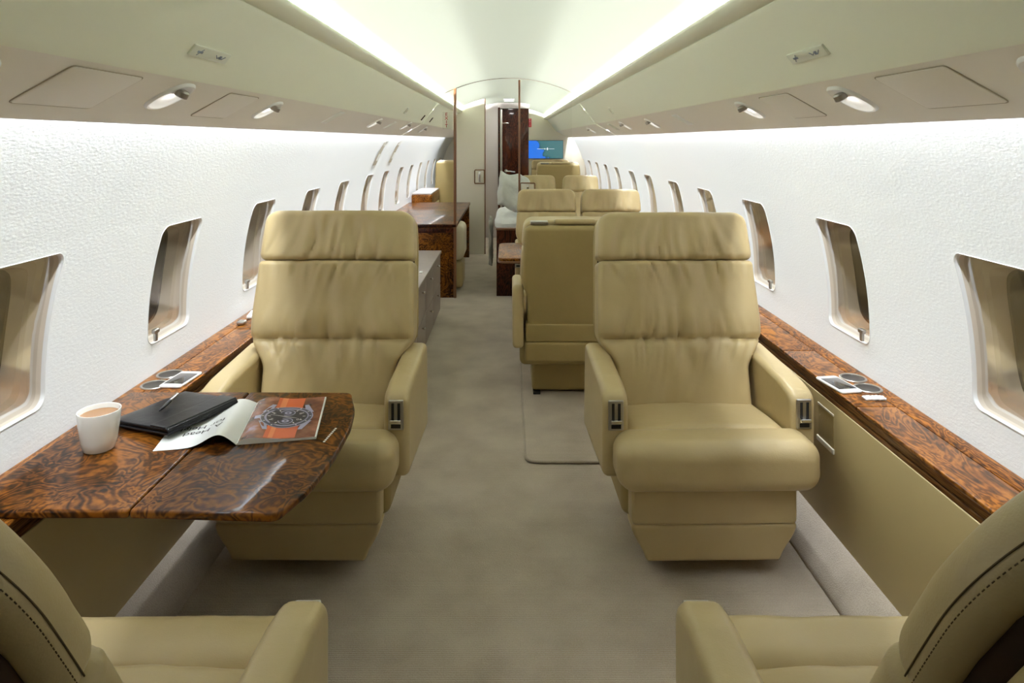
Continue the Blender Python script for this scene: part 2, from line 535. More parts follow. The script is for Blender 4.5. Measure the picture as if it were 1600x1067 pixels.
def build_wall(side):
    v = []; f = []; key = {}
    def vid(y, z):
        k = (round(y, 4), round(z, 4))
        if k not in key:
            key[k] = len(v); v.append(Vector((side * wall_x(z), y, z)))
        return key[k]
    ys = [Y0]
    for w in WIN_FAR:
        ys += [w - WW - 0.05, w + 0.05]
    ys.append(Y1)
    zl = [0.50, 0.58, BZ0]; zu = [BZ1 + (1.575 - BZ1) * k / 8 for k in range(9)]
    zm = None
    def bay_outer(yf, a, b):
        hole = hole_outline(yf); n = len(hole)
        cy, cz = yf - WW / 2, (WZ0 + WZ1) / 2
        outer = []
        for p in hole:
            dy, dz = p.x - cy, p.y - cz
            hy, hz_ = (b - a) / 2, (BZ1 - BZ0) / 2
            s = min(hy / abs(dy) if abs(dy) > 1e-6 else 9e9, hz_ / abs(dz) if abs(dz) > 1e-6 else 9e9)
            outer.append(Vector((cy + dy * s, cz + dz * s)))
        # snap nearest samples onto the bay corners
        for (qy, qz) in ((a, BZ0), (a, BZ1), (b, BZ0), (b, BZ1)):
            j = min(range(n), key=lambda t: (outer[t] - Vector((qy, qz))).length)
            outer[j] = Vector((qy, qz))
        return hole, outer
    _, o0 = bay_outer(WIN_FAR[0], WIN_FAR[0] - WW - .05, WIN_FAR[0] + .05)
    zm = sorted({round(p.y, 5) for p in o0 if abs(p.x - (WIN_FAR[0] + .05)) < 1e-4})
    for i in range(len(ys) - 1):
        a, b = ys[i], ys[i + 1]
        for zz in (zl, zu):
            for k in range(len(zz) - 1):
                f.append([vid(a, zz[k]), vid(b, zz[k]), vid(b, zz[k + 1]), vid(a, zz[k + 1])])
        if i % 2 == 0:
            for k in range(len(zm) - 1):
                f.append([vid(a, zm[k]), vid(b, zm[k]), vid(b, zm[k + 1]), vid(a, zm[k + 1])])
        else:
            hole, outer = bay_outer(WIN_FAR[i // 2], a, b); n = len(hole)
            base = len(v); nr = 4
            for t in range(nr + 1):
                for p, q in zip(hole, outer):
                    s = p.lerp(q, t / nr)
                    v.append(Vector((side * wall_x(s.y), s.x, s.y)))
            for t in range(nr):
                for k in range(n):
                    j = (k + 1) % n
                    f.append([base + t * n + k, base + t * n + j, base + (t + 1) * n + j, base + (t + 1) * n + k])
    o = meshobj('wall_left' if side < 0 else 'wall_right', v, f, M_WALL, sharp=60)
    bm = bmesh.new(); bm.from_mesh(o.data); bmesh.ops.remove_doubles(bm, verts=bm.verts, dist=.0004); bm.to_mesh(o.data); bm.free()
    return struct(o)
build_wall(-1); build_wall(1)

def window_mesh(side):
    """one window, built round Y=0 (far edge) so that copies may share it"""
    hole = rrect(-WW / 2, (WZ0 + WZ1) / 2, WW / 2, (WZ1 - WZ0) / 2, 0.035)
    n = len(hole); cy, cz = -WW / 2, (WZ0 + WZ1) / 2
    def ring(sy, sz, depth, oval=0.0):
        out = []
        for p in hole:
            dy, dz = (p.x - cy), (p.y - cz)
            if oval > 0:
                a = math.atan2(dz / (WZ1 - WZ0), dy / WW)
                e = 2.0 / 3.2
                oy = WW / 2 * math.copysign(abs(math.cos(a)) ** e, math.cos(a))
                oz = (WZ1 - WZ0) / 2 * math.copysign(abs(math.sin(a)) ** e, math.sin(a))
                dy = dy * (1 - oval) + oy * oval; dz = dz * (1 - oval) + oz * oval
            y, z = cy + dy * sy, cz + dz * sz
            out.append(Vector((side * (wall_x(z) + depth), y, z)))
        return out
    def band(rings):
        v = []; f = []
        for r_ in rings: v += r_
        for t in range(len(rings) - 1):
            for k in range(n):
                j = (k + 1) % n
                f.append([t * n + k, t * n + j, (t + 1) * n + j, (t + 1) * n + k])
        return v, f
    edge = band([ring(1.012, 1.008, .0), ring(1.006, 1.004, -.0022), ring(.998, .998, -.0015), ring(.985, .99, .004), ring(.985, .99, .009)])
    rev = band([ring(.985, .99, .009), ring(.97, .98, .045), ring(.93, .95, .055, .3)])
    outf = band([ring(.93, .95, .055, .3), ring(.86, .90, .062, .6), ring(.84, .88, .10, .9)])
    gask = band([ring(.84, .88, .10, .9), ring(.80, .85, .103, 1), ring(.79, .84, .17, 1)])
    pv = ring(.985, .99, .022)
    pane = (pv, [list(range(n))])
    return edge, rev, outf, pane, gask

WINP = {}
num = 0
for side in (-1, 1):
    edge, rev, outf, pane, gask = window_mesh(side)
    proto = None
    for i, yf in enumerate(WIN_FAR):
        if side > 0 and yf > 10.9:
            continue
        num += 1
        if proto is None:
            w = meshobj('window_1', edge[0], edge[1], M_WINEDGE, loc=(0, yf, 0))
            struct(w)
            meshobj('reveal', rev[0], rev[1], M_REVEAL, w)
            meshobj('outer_frame', outf[0], outf[1], M_OUTFRAME, w)
            meshobj('gasket', gask[0], gask[1], M_BLACK, w)
            meshobj('pane', pane[0], pane[1], M_GLASS, w)
            b = MB()
            zb = WZ0 + .018
            xl = wall_x(zb) - .012
            b.add(box(side * xl - .006, side * xl + .006, -.288 + .012, -.262, zb - .008, zb + .022, .003))
            b.add(box(side * xl - .009, side * xl + .009, -.284, -.254, zb + .02, zb + .036, .005))
            b.build('shade_lever', M_STEEL, w)
            proto = w
            w.name = 'window_%d' % num
        else:
            w = copy_tree(proto); w.location = (0, yf, 0); w.name = 'window_%d' % num

# ceiling vault : a shallow arc that turns up into the light coves at both sides
CPROF = [(.95, 1.575), (.91, 1.66), (.88, 1.76), (.84, 1.803), (.76, 1.818), (.68, 1.826), (.62, 1.833)]
CPROF = [(-x, z) for x, z in CPROF] + [(x, .68 + math.sqrt(1.69 - x * x)) for x in [-.58 + 1.16 * k / 40 for k in range(41)]] + CPROF[::-1]
def arc_ceiling(y0, y1, drop=0.0):
    rows = []
    for y in (y0, (y0 + y1) / 2, y1):
        rows.append([(x, y, z - drop) for x, z in CPROF])
    return sheet(rows)
b = MB(); b.add(arc_ceiling(Y0, 6.0)); b.add(arc_ceiling(6.006, Y1, .004))
struct(b.build('ceiling', M_CEIL))
b = MB()
b.add(sheet([[(x, y, z - .0045) for x, z in CPROF] for y in (5.998, 6.008)]))
struct(b.build('trim_1', M_GROOVE))

# overhead valance and service panel, both sides
def extr(profile, side, y0, y1):
    ys = [y0 + (y1 - y0) * k / 4 for k in range(5)]
    return sheet([[(side * x, y, z) for x, z in profile] for y in ys])
VAL = [(.782, 1.5665), (.776, 1.572), (.770, 1.581), (.752, 1.603), (.728, 1.633), (.700, 1.668), (.672, 1.703), (.645, 1.737), (.637, 1.747), (.636, 1.7515), (.640, 1.7535), (.640, 1.756),
       (.632, 1.757), (.618, 1.757), (.602, 1.760), (.590, 1.766), (.581, 1.775), (.578, 1.783), (.582, 1.790), (.592, 1.793), (.61, 1.790), (.64, 1.775), (.72, 1.735), (.84, 1.69)]
SOF = [(.978, 1.486), (.980, 1.476), (.976, 1.467), (.970, 1.462), (.962, 1.4630), (.93, 1.4832), (.88, 1.511), (.83, 1.539), (.80, 1.5558), (.788, 1.563), (.782, 1.5665)]
for side in (-1, 1):
    nm = 2 if side < 0 else 4
    b = MB(); b.add(extr(VAL, side, Y0, 5.97)); b.add(extr(VAL, side, 5.985, Y1))
    struct(b.build('trim_%d' % nm, M_VALANCE, sharp=70))
    b = MB(); b.add(extr(SOF, side, Y0, 5.97)); b.add(extr(SOF, side, 5.985, Y1))
    struct(b.build('trim_%d' % (nm + 1), M_SOFFIT, sharp=70))

# floor, carpet kick strips, dado
v, f = sheet([[(-1.12, Y0, 0), (1.12, Y0, 0)], [(-1.12, Y1, 0), (1.12, Y1, 0)]])
struct(meshobj('floor', v, f, M_CARPET))
for side in (-1, 1):
    yb = Y1
    prof = [(.993, -.004), (.990, .010), (.992, .022), (1.004, .036), (1.022, .058), (1.045, .085), (1.066, .106), (1.086, .112)]
    v, f = sheet([[(side * x, y, z) for x, z in prof] for y in (Y0, 2, 5, yb)])
    struct(meshobj('baseboard_left' if side < 0 else 'baseboard_right', v, f, M_CARPET2))
    b = MB()
    b.add(rbox(.004, (yb - Y0) / 2, .216, .003, (1, 1, 1), 2, c=(side * 1.086, (yb + Y0) / 2, .322)))
    struct(b.build('trim_6' if side < 0 else 'trim_7', M_DADO))
v, f = box(-1.3, 1.3, Y0 - .05, Y0, -.02, 2.05)
struct(meshobj('wall_back', v, f, M_CREAM))
v, f = box(-1.3, 1.3, Y1, Y1 + .05, -.02, 2.05)
struct(meshobj('wall_front', v, f, M_CREAM))

# ------------------------------------------------------------------ side ledges
def make_ledge(side, y0, y1, joints, label):
    root = tag(empty('side_ledge', (side * 1.17, 0, 0)), label, 'ledge')
    ox = side * 1.17
    b = MB()
    b.add(rbox(.027, (y1 - y0) / 2, .008, .002, (1, 1, 1), 1, c=(side * 1.232 - ox, (y0 + y1) / 2, .584)))
    b.build('ledge_strip', M_BURL_LEDGE, root)
    js = [y0] + joints + [y1]
    for a, c in zip(js[:-1], js[1:]):
        b = MB()
        b.add(rbox(.0615, (c - a) / 2 - .0015, .006, .004, (2, 2, 1), 3, c=(side * 1.142 - ox, (a + c) / 2, .586)))
        b.build('ledge_lid', M_BURL_LEDGE, root)
    b = MB()
    L = (y1 - y0) / 2; cy = (y0 + y1) / 2
    b.add(rbox(.052, L, .0125, .004, (1, 1, 1), 2, c=(side * 1.139 - ox, cy, .5655)))
    b.add(rbox(.055, L, .008, .003, (1, 1, 1), 2, c=(side * 1.139 - ox, cy, .545)))
    b.build('moulding', M_WOODEDGE, root)
    return root
LL = make_ledge(-1, Y0, 6.0, [1.40, 2.16, 2.92, 3.8], 'long burl wood side ledge with lids under the left windows')
RL = make_ledge(1, Y0, 10.9, [2.07, 2.62, 3.4, 4.4, 6.0, 8.0], 'long burl wood side ledge with lids under the right windows')
for root, side, ys in ((LL, -1, (2.25, 2.352)), (RL, 1, (2.219, 2.315))):
    for y in ys:
        x = side * 1.197
        b = MB()
        b.add(lathe([(.036, .5925), (.0375, .5955), (.042, .5962), (.0445, .594), (.0445, .588)], 32, (x - side * 1.17, y, 0)))
        o = b.build('cup_holder', M_STEEL, root); o['label'] = 'round steel rimmed cup holder'
        v, f = lathe([(.0005, .5926), (.034, .5928), (.0365, .5935)], 32, (x - side * 1.17, y, 0))
        meshobj('cup_well', v, f, M_CUPDARK, o)

# ------------------------------------------------------------------ overhead fittings on the service panel
SL = math.atan2(.106, .19)
def sof_matrix(side, x, y, off=0.0):
    z = 1.461 + (.97 - x) * .106 / .19
    # local X runs up the panel towards the aisle, local Z points down out of the panel
    ax = Vector((-side * math.cos(SL), 0, math.sin(SL)))
    nn = Vector((-side * math.sin(SL), 0, -math.cos(SL)))
    ay = nn.cross(ax)
    M = Matrix((ax, ay, nn)).transposed().to_4x4()
    M.translation = Vector((side * x, y, z)) + nn * off
    return M

def oval(rx, ry, p=2.6, n=48):
    out = []
    for k in range(n):
        a = 2 * PI * k / n
        c_, s_ = math.cos(a), math.sin(a)
        out.append((rx * math.copysign(abs(c_) ** (2 / p), c_), ry * math.copysign(abs(s_) ** (2 / p), s_)))
    return out

def oval_loft(rings):
    v = []; f = []
    n = 48
    for rx, ry, z in rings:
        for x, y in oval(rx, ry):
            v.append(Vector((x, y, z)))
    for t in range(len(rings) - 1):
        for k in range(n):
            j = (k + 1) % n
            f.append([t * n + k, t * n + j, (t + 1) * n + j, (t + 1) * n + k])
    f.append([(len(rings) - 1) * n + k for k in range(n)])
    return v, f

def reading_light(label, side, x, y, lit=True, s=1.0, group='reading lights in the overhead panels'):
    root = empty('reading_light'); root.matrix_world = sof_matrix(side, x, y)
    tag(root, label, 'reading light', group)
    v, f = oval_loft([(.062 * s, .056 * s, -.001), (.061 * s, .055 * s, .004), (.057 * s, .051 * s, .0075), (.052 * s, .046 * s, .0065)])
    f = f[:-1]
    meshobj('bezel', v, f, M_WPLASTIC, root)
    v, f = oval_loft([(.0525 * s, .0465 * s, .0066), (.046 * s, .041 * s, .003), (.030 * s, .030 * s, .0012)])
    meshobj('reflector_dish', v, f, M_WPLASTIC, root)
    b = MB()
    b.add(lathe([(.0005, -.008), (.012, -.008), (.016, -.004), (.016, .009), (.0135, .011)], 20))
    lamp = b.build('lamp_head', M_STEEL, root, loc=(.030 * s, 0, .010), rot=(0, R(-58), 0))
    v, f = lathe([(.0005, .0105), (.0132, .0108)], 20)
    meshobj('lens', v, f, M_LAMP if lit else M_SCREEN, lamp)
    return root
for side, nm in ((-1, 'left'), (1, 'right')):
    reading_light('oval reading light beside the large access panel on the %s overhead' % nm, side, .845 if side < 0 else .857, 1.66)
    reading_light('oval reading light beyond the small access panel on the %s overhead' % nm, side, .85, 2.345, s=.92)
reading_light('oval reading light cut off by the frame at the upper right edge', 1, .86, 1.03)
reading_light('oval reading light cut off by the frame at the upper left edge', -1, .86, 1.03)
reading_light('small lit reading light far along the left overhead past the pale vent', -1, .847, 4.2, s=.9)
reading_light('small lit reading light far along the left overhead nearest the red exit letters', -1, .83, 5.36, s=.9)
reading_light('lit reading light far along the right overhead just past the pale vent', 1, .86, 3.98, s=.9)
reading_light('lit reading light farther along the right overhead before the ceiling joint', 1, .85, 4.85, s=.9)
reading_light('small lit reading light on the right overhead beyond the panel joint', 1, .855, 6.9, s=.9)
reading_light('small lit reading light on the left overhead beyond the panel joint', -1, .855, 6.6, s=.9)

def access_panel(label, side, x, y, lx, ly):
    v, f = slab(rect_poly(lx, ly, .011), -.001, .0035, .0015, lambda a, c, w: (a, c, w), 2)
    root = meshobj('access_panel', v, f, M_SOFFIT)
    root.matrix_world = sof_matrix(side, x, y)
    tag(root, label, 'access panel', 'flush access panels in the overhead')
    pts = [Vector((p.x, p.y, .0014)) for p in rect_poly(lx + .0035, ly + .0035, .012)]
    v, f = tube(pts, .0012, 6, True)
    meshobj('panel_seam', v, f, M_GROOVE, root)
    return root
def rect_poly(lx, ly, r):
    return round_poly([Vector((-lx / 2, -ly / 2)), Vector((lx / 2, -ly / 2)), Vector((lx / 2, ly / 2)), Vector((-lx / 2, ly / 2))], r, 5)
for side, nm in ((-1, 'left'), (1, 'right')):
    access_panel('large square flush access panel on the %s overhead nearest the camera' % nm, side, .857, 1.335, .135, .235)
    access_panel('smaller flush access panel between two oval lights on the %s overhead' % nm, side, .857, 2.02, .13, .22)

def vent(label, side, x, y, lx, ly, m=None):
    v, f = slab(rect_poly(lx, ly, .008), -.001, .004, .0015, lambda a, c, w: (a, c, w), 2)
    o = meshobj('air_vent', v, f, m or M_WPLASTIC); o.matrix_world = sof_matrix(side, x, y)
    for k in range(3):
        v, f = box(-lx * .4, lx * .4, -ly * .3 + k * ly * .3 - .004, -ly * .3 + k * ly * .3 + .004, .0035, .005, .0005)
        meshobj('louvre', v, f, M_SIGNGREY, o)
    return tag(o, label, 'vent', 'pale overhead vents')
vent('pale rectangular vent between the oval lights on the left overhead', -1, .845, 3.2, .11, .09)
vent('pale rectangular vent between the oval lights on the right overhead', 1, .86, 3.3, .10, .09)
vent('narrow pale vent on the left overhead just before the panel joint', -1, .85, 4.75, .10, .10)
vent('narrow pale vent on the right overhead just before the panel joint', 1, .85, 5.4, .10, .10)

# placards on the valance
VS = math.atan2(1.75 - 1.567, .78 - .634)
def val_matrix(side, y, z, off=0.001):
    x = .78 - (z - 1.567) * (.78 - .634) / (1.75 - 1.567)
    up = Vector((-side * math.cos(VS), 0, math.sin(VS)))
    nn = Vector((-side * math.sin(VS), 0, -math.cos(VS)))
    ax = up.cross(nn)
    M = Matrix((ax, up, nn)).transposed().to_4x4()
    M.translation = Vector((side * x, y, z)) + nn * off
    return M
for side, nm in ((-1, 'left'), (1, 'right')):
    v, f = slab(rect_poly(.195, .03, .002), -.002, .004, .001, lambda a, c, w: (a, c, w), 2)
    o = meshobj('sign_placard', v, f, M_SIGNGREY); o.matrix_world = val_matrix(side, 1.625, 1.630)
    tag(o, 'pale rectangular placard with faint grey symbols on the %s valance' % nm, 'placard', 'placards on the valances')
    # no-smoking and seat-belt pictograms
    v, f = box(-.072, -.046, -.003, .003, .004, .0046, .0003); meshobj('cigarette_symbol', v, f, M_SIGNMARK, o)
    v, f = tube([(-.068, -.009, .0045), (-.050, .009, .0045)], .0010, 5); meshobj('slash_symbol', v, f, M_SIGNMARK, o)
    v, f = tube([(.022, .004, .0045), (.034, -.004, .0045), (.046, .003, .0045), (.058, -.004, .0045), (.072, .005, .0045)], .0012, 5); meshobj('belt_symbol', v, f, M_SIGNMARK, o)
    v, f = box(.044, .056, -.005, .005, .004, .0047, .0005); meshobj('buckle_symbol', v, f, M_SIGNMARK, o)
    v, f = slab(rect_poly(.055, .05, .004), -.002, .006, .001, lambda a, c, w: (a, c, w), 2)
    o = meshobj('call_plate', v, f, M_SIGNGREY); o.matrix_world = val_matrix(side, 4.73, 1.63)
    tag(o, 'small square pale plate far along the %s valance' % nm, 'plate', 'small plates on the valances')
    v, f = lathe([(.0005, .008), (.012, .0075), (.014, .005)], 16)
    meshobj('button', v, f, M_BEIGEP, o)
for y, t in ((5.75, 'nearer'), (6.35, 'farther')):
    v, f = slab(rect_poly(.03, .055, .003), -.002, .004, .001, lambda a, c, w: (a, c, w), 2)
    o = meshobj('dark_slot', v, f, M_DARKGAP); o.matrix_world = val_matrix(-1, y, 1.615)
    tag(o, 'small dark slot on the left valance, the %s of two near the red exit letters' % t, 'slot', 'dark slots on the left valance')

# ------------------------------------------------------------------ seats
def make_seat(label, loc, rz, hw=.352, armw=.085, lean=15.0, Lb=.722, c1=.246, c2=.54, bhw=.313, res=56,
              near=False, T=.062, by0=.465, rc=.055, cap=None, mat=M_LEATHER, legrest=True, lever=True, group='tan leather club seats', name='club_seat', seed=0.0):
    root = tag(empty(name, loc, rz), label, 'seat', group)
    ihw = hw - armw
    # --- pedestal
    b = MB()
    b.add(rbox(min(.20, ihw * .8), .15, .085, .02, (2, 2, 2), 3, c=(0, .34, .095)))
    b.build('pedestal', M_SHELL_SHADED, root)
    for s in (-1, 1):
        v, f = box(s * min(.17, ihw * .7) - .02, s * min(.17, ihw * .7) + .02, .22, .52, .0, .012, .003)
        meshobj('seat_track', v, f, M_BLACK, root)
    # --- frame box under the cushion
    b = MB()
    b.add(rbox(ihw + .02, .22, .075, .03, (3, 3, 2), 3, c=(0, .36, .255)))
    b.build('seat_base', M_SHELL_SHADED, root)
    # --- leg rest : two panels
    if legrest:
        lw = ihw
        b = MB()
        b.add(rbox(lw, .045, .068, .014, (6, 2, 4), 3, c=(0, .125, .255),
                   deform=lambda p: (p.x, p.y - .004 * (1 - (p.x / lw) ** 2), p.z)))
        b.build('leg_rest', mat, root)
        def dl(p):
            t = (p.z + .064) / .128
            k = 1 - .18 * (1 - sst(.0, .95, t)) 
            return (p.x * k, p.y + .012 * (1 - t), p.z)
        b = MB()
        b.add(rbox(lw, .045, .064, .014, (6, 2, 8), 3, c=(0, .125, .126), deform=dl))
        b.build('foot_flap', mat, root)
    # --- seat cushion + front roll
    def dc(p):
        w = 1 - (p.x / ihw) ** 2
        up = 1 if p.z > 0 else 0
        wr = .005 * nz(p.x * 14 + seed, p.y * 5, 3.1) * w * up
        return (p.x, p.y, p.z + up * (.012 * w) - .030 * sst(-.17, .2, p.y) + wr)
    b = MB()
    b.add(rbox(ihw - .003, .17, .06, .03, (min(res, 30), 14, 2), 3, deform=dc, c=(0, .315, .405)))
    b.build('seat_cushion', mat, root)
    rw = hw - .030
    def dr(p):
        e = abs(p.x) / rw
        k = 1 - .05 * sst(.8, 1.0, e)
        wr = .0035 * nz(p.x * 9 + seed, p.z * 6, 7.7) + .002 * nz(p.x * 26, p.z * 10 + seed, 1.7)
        return (p.x, p.y * k - wr, p.z * k + wr * .5)
    b = MB()
    b.add(rbox(rw, .086, .080, .056, (min(res, 30), 4, 4), 6, deform=dr, c=(0, .086, .396)))
    b.build('seat_roll', mat, root)
    # --- arms
    prof = [Vector((.135, .315)), Vector((.132, .585)), Vector((.235, .605)), Vector((.60, .622)), Vector((.625, .28))]
    prof = round_poly(prof, [.02, .055, .25, .03, .03], 8)
    for s in (-1, 1):
        x0, x1 = (s * ihw, s * hw) if s > 0 else (s * hw, s * ihw)
        v, f = slab(prof, x0, x1, .022, lambda u, vv, w: (w, u, vv), 5)
        arm = meshobj('armrest', v, f, mat, root, sharp=50)
        if lever:
            cx = s * (ihw + armw / 2)
            v, f = box(cx - .025, cx + .025, .126, .136, .472, .570, .004)
            pl = meshobj('control_plate', v, f, M_STEEL, arm); pl['label'] = 'steel recline lever plate'
            for q in (-1, 1):
                v, f = box(cx + q * .010 - .0045, cx + q * .010 + .0045, .1245, .128, .502, .561, .001)
                meshobj('lever_slot', v, f, M_BLACK, pl)
            v, f = box(cx - .016, cx + .016, .1245, .128, .479, .492, .001)
            meshobj('catch_slot', v, f, M_BLACK, pl)
            v, f = box(cx - .018, cx + .018, .112, .128, .498, .510, .003)
            meshobj('lever', v, f, M_CHROME, pl)
    # --- back
    th = R(lean)
    d = Vector((0, math.sin(th), math.cos(th))); n = Vector((0, math.cos(th), -math.sin(th)))
    B = Vector((0, by0, .415))
    lo = ihw - .018
    def hwt(t):
        k = sst(.13, .27, t)
        top = bhw - .009 * sst(.27, c2, t) - .009 * sst(c2, Lb, t)
        return lo + (top - lo) * k
    def fin(x, y, t):
        q = B + d * t + n * y
        return (x, q.y, q.z)
    def pad(t0, t1, creases, rtop, wrk):
        hz = (t1 - t0) / 2; tm = (t0 + t1) / 2
        ref = bhw
        def df(p):
            t = tm + p.z
            k = hwt(t) / ref
            if rtop > .0255:
                tt = max(0.0, min(1.0, (t - (Lb - rc)) / rc))
                k *= 1 - .8 * rc / ref * (1 - math.sqrt(1 - tt * tt))
            x = p.x * k
            front = sst(.0, T, -p.y)
            cx = 1 - min(1.0, abs(p.x) / ref) ** 4
            y = p.y - front * .014 * cx
            for c in creases:
                y += front * .018 * math.exp(-((t - c) / .010) ** 2) * (1 - .25 * sst(.85, 1, abs(p.x) / ref))
                y += front * .012 * math.exp(-((t - c) / .045) ** 2)
            e = 0.0
            for c in wrk:
                g = math.exp(-((t - c) / .065) ** 2)
                xs = x + .35 * (t - c) * math.copysign(min(1, abs(x) * 6), x)
                e += g * (nz(xs * 17 + seed, c * 9, .5) * .019 + nz(xs * 38 + seed, c * 5, 2.5) * .009)
            e += .010 * nz(x * 11 + seed + 3 * t, t * 2.5, 4.2) + .005 * nz(x * 30 - 9 * t + seed, t * 6, 9.2)
            for c in [c1, c2] if len(creases) else [c2]:
                g = math.exp(-((t - c) / .085) ** 2)
                sg_ = 1 if t > c else -1
                xs = x * (1 + 1.2 * abs(t - c)) + .03 * math.sin(t * 9 + seed)
                q_ = nz(xs * 19 + seed * 1.7 + sg_ * 3, t * 1.6, 6.1 + c)
                e += g * .024 * (.32 - min(.6, abs(q_) * 2.6))
                e += g * .010 * (.3 - min(.6, abs(nz(xs * 34 + seed, t * 3, 1.1 + c)) * 2.6))
            y += front * e * cx
            return fin(x, y, t)
        return rbox(ref, T, hz, rtop, (res + 10, 3, max(8, int(res * hz * 3.4))), 5, deform=df, c=(0, 0, 0))
    b = MB(); b.add(pad(-.01, c2 - .0005, [c1], .020, [c1 - .03, c1 + .05, c2 - .03]))
    b.build('backrest', mat, root, sharp=80)
    b = MB(); b.add(pad(c2 + .0005, Lb, [], .026, [c2 + .03, c2 + .09]))
    hr = b.build('headrest', mat, root, sharp=80)
    # dark slab standing in for the dark gap behind the cushion, then shell
    def sh(y0, hy, t0, t1, ex, r):
        hz = (t1 - t0) / 2; tm = (t0 + t1) / 2
        def df(p):
            t = tm + p.z
            k = (hwt(max(t, .0)) + ex) / (bhw + ex)
            tt = max(0.0, min(1.0, (t - (Lb - rc)) / rc))
            k *= 1 - .8 * rc / bhw * (1 - math.sqrt(1 - tt * tt))
            return fin(p.x * k, p.y + y0, t)
        return rbox(bhw + ex, hy, hz, r, (6, 1, 14), 4, deform=df)
    b = MB(); b.add(sh(T + .012, .016, .02, Lb - .030, -.016, .01)); b.build('back_gap_slab', M_DARKGAP, root)
    b = MB(); b.add(sh(T + .046, .028, -.02, Lb - .012, -.004, .026)); b.build('back_shell', M_SHELL_SHADED, root, sharp=60)
    # lower rear skirt in two bands
    yr = .465 + .095
    b = MB()
    b.add(rbox(ihw - .012, .05, .048, .010, (3, 1, 2), 2, c=(0, yr, .365)))
    b.build('rear_band', M_SHELL_SHADED, root)
    b = MB()
    b.add(rbox(ihw - .006, .055, .055, .016, (3, 1, 2), 3, c=(0, yr, .262)))
    b.build('rear_skirt', M_SHELL_SHADED, root)
    if cap:
        q = B + d * (Lb - .004) + n * (T + .02)
        b = MB(); b.add(rbox(bhw * .42, .03, .014, .012, (4, 1, 1), 3, c=(cap * .03, q.y, q.z + .008)))
        b.build('headrest_flap', mat, root)
        b = MB(); b.add(rbox(bhw * .18, .032, .008, .003, (1, 1, 1), 2, c=(-cap * bhw * .62, q.y + .002, q.z + .002)))
        b.build('top_plate', M_STEEL, root)
    if near:
        hz = (Lb - c2 - .001) / 2; tm = (Lb + c2 + .001) / 2
        def surf(sgn, q, yy):
            # q runs up the side of the head pad, round the corner and along its top
            r_ = .026; side = 2 * hz - r_; ar = r_ * PI / 2
            if q < side: x, z = bhw, -hz + q
            elif q < side + ar:
                a = (q - side) / r_; x, z = bhw - r_ + r_ * math.cos(a), hz - r_ + r_ * math.sin(a)
            else: x, z = bhw - r_ - (q - side - ar), hz
            t = tm + z
            k = hwt(t) / bhw
            tt = max(0.0, min(1.0, (t - (Lb - rc)) / rc))
            k *= 1 - .8 * rc / bhw * (1 - math.sqrt(1 - tt * tt))
            P = Vector(fin(sgn * (x + .0004) * k, yy, t + (.0004 if z >= hz else 0)))
            return P
        end = 2 * hz + .25
        for s in (-1, 1):
            b = MB(); q = .02
            while q < end:
                b.add(tube([surf(s, q, .012), surf(s, q + .003, .012)], .00055, 5)); q += .0058
            b.build('stitching', M_SEAM, hr)
            v, f = tube([surf(s, .015 + (end - .015) * k / 60, .004) for k in range(61)], .0008, 6)
            meshobj('seam_groove', v, f, M_SEAM, hr)
    return root

make_seat('tan leather club seat facing the camera on the right of the aisle, without a table', (.662, 2.05, 0), R(1.0), Lb=.73, seed=2.0)
make_seat('tan leather club seat facing the camera behind the burl table', (-.680, 2.05, 0), R(-.5), Lb=.737, seed=11.0)
make_seat('tan leather seat at bottom left corner, seen from behind its reclined headrest', (-.680, 1.36, 0), PI, lean=28.5, by0=.478, T=.030, Lb=.91, c1=.31, c2=.59, rc=.22, near=True, seed=21.0)
make_seat('tan leather seat at bottom right corner, seen from behind its reclined headrest', (.655, 1.36, 0), PI, lean=28.5, by0=.478, T=.030, Lb=.91, c1=.31, c2=.59, rc=.22, near=True, seed=31.0)
make_seat('tan leather seat turned away showing its plain back panel beside the aisle', (.325, 4.20, .0135), PI, hw=.305, armw=.06, lean=7, Lb=.565, c1=.2, c2=.41, bhw=.262, res=14, cap=-1, seed=41.0)
dbl = dict(hw=.254, armw=.042, lean=13, Lb=.615, c1=.20, c2=.43, bhw=.248, res=20, cap=-1, group='tan leather double seats', name='double_seat')
make_seat('tan leather seat with white pillow beside it, aisle half of the double behind the table', (.304, 4.82, 0), 0, seed=51.0, **dbl)
dbl['cap'] = 1
make_seat('tan leather seat by the windows, window half of the double behind the table', (.824, 4.82, 0), 0, seed=61.0, **dbl)
dbl2 = dict(hw=.245, armw=.045, lean=13, Lb=.61, c1=.20, c2=.42, bhw=.215, res=12, legrest=False, lever=False, group='tan leather double seats', name='double_seat')
make_seat('farther tan leather seat whose headrest shows by the small bronze door handle', (.33, 7.05, 0), 0, seed=71.0, **dbl2)
make_seat('farther tan leather seat with headrest directly above the window half of the double', (.82, 7.05, 0), 0, seed=81.0, **dbl2)
far = dict(res=12, lever=False, legrest=False)
make_seat('far tan leather seat showing its wide plain back below the map screen', (.69, 9.85, 0), PI, lean=7, Lb=.70, cap=-1, seed=91.0, **far)
make_seat('farthest tan leather seat facing the camera directly under the map screen', (.66, 10.02, 0), 0, lean=10, Lb=.70, seed=101.0, **far)
make_seat('tall tan leather seat back beyond the glossy desk on the left', (-.735, 10.0, 0), PI, lean=4, Lb=.72, seed=111.0, **far)

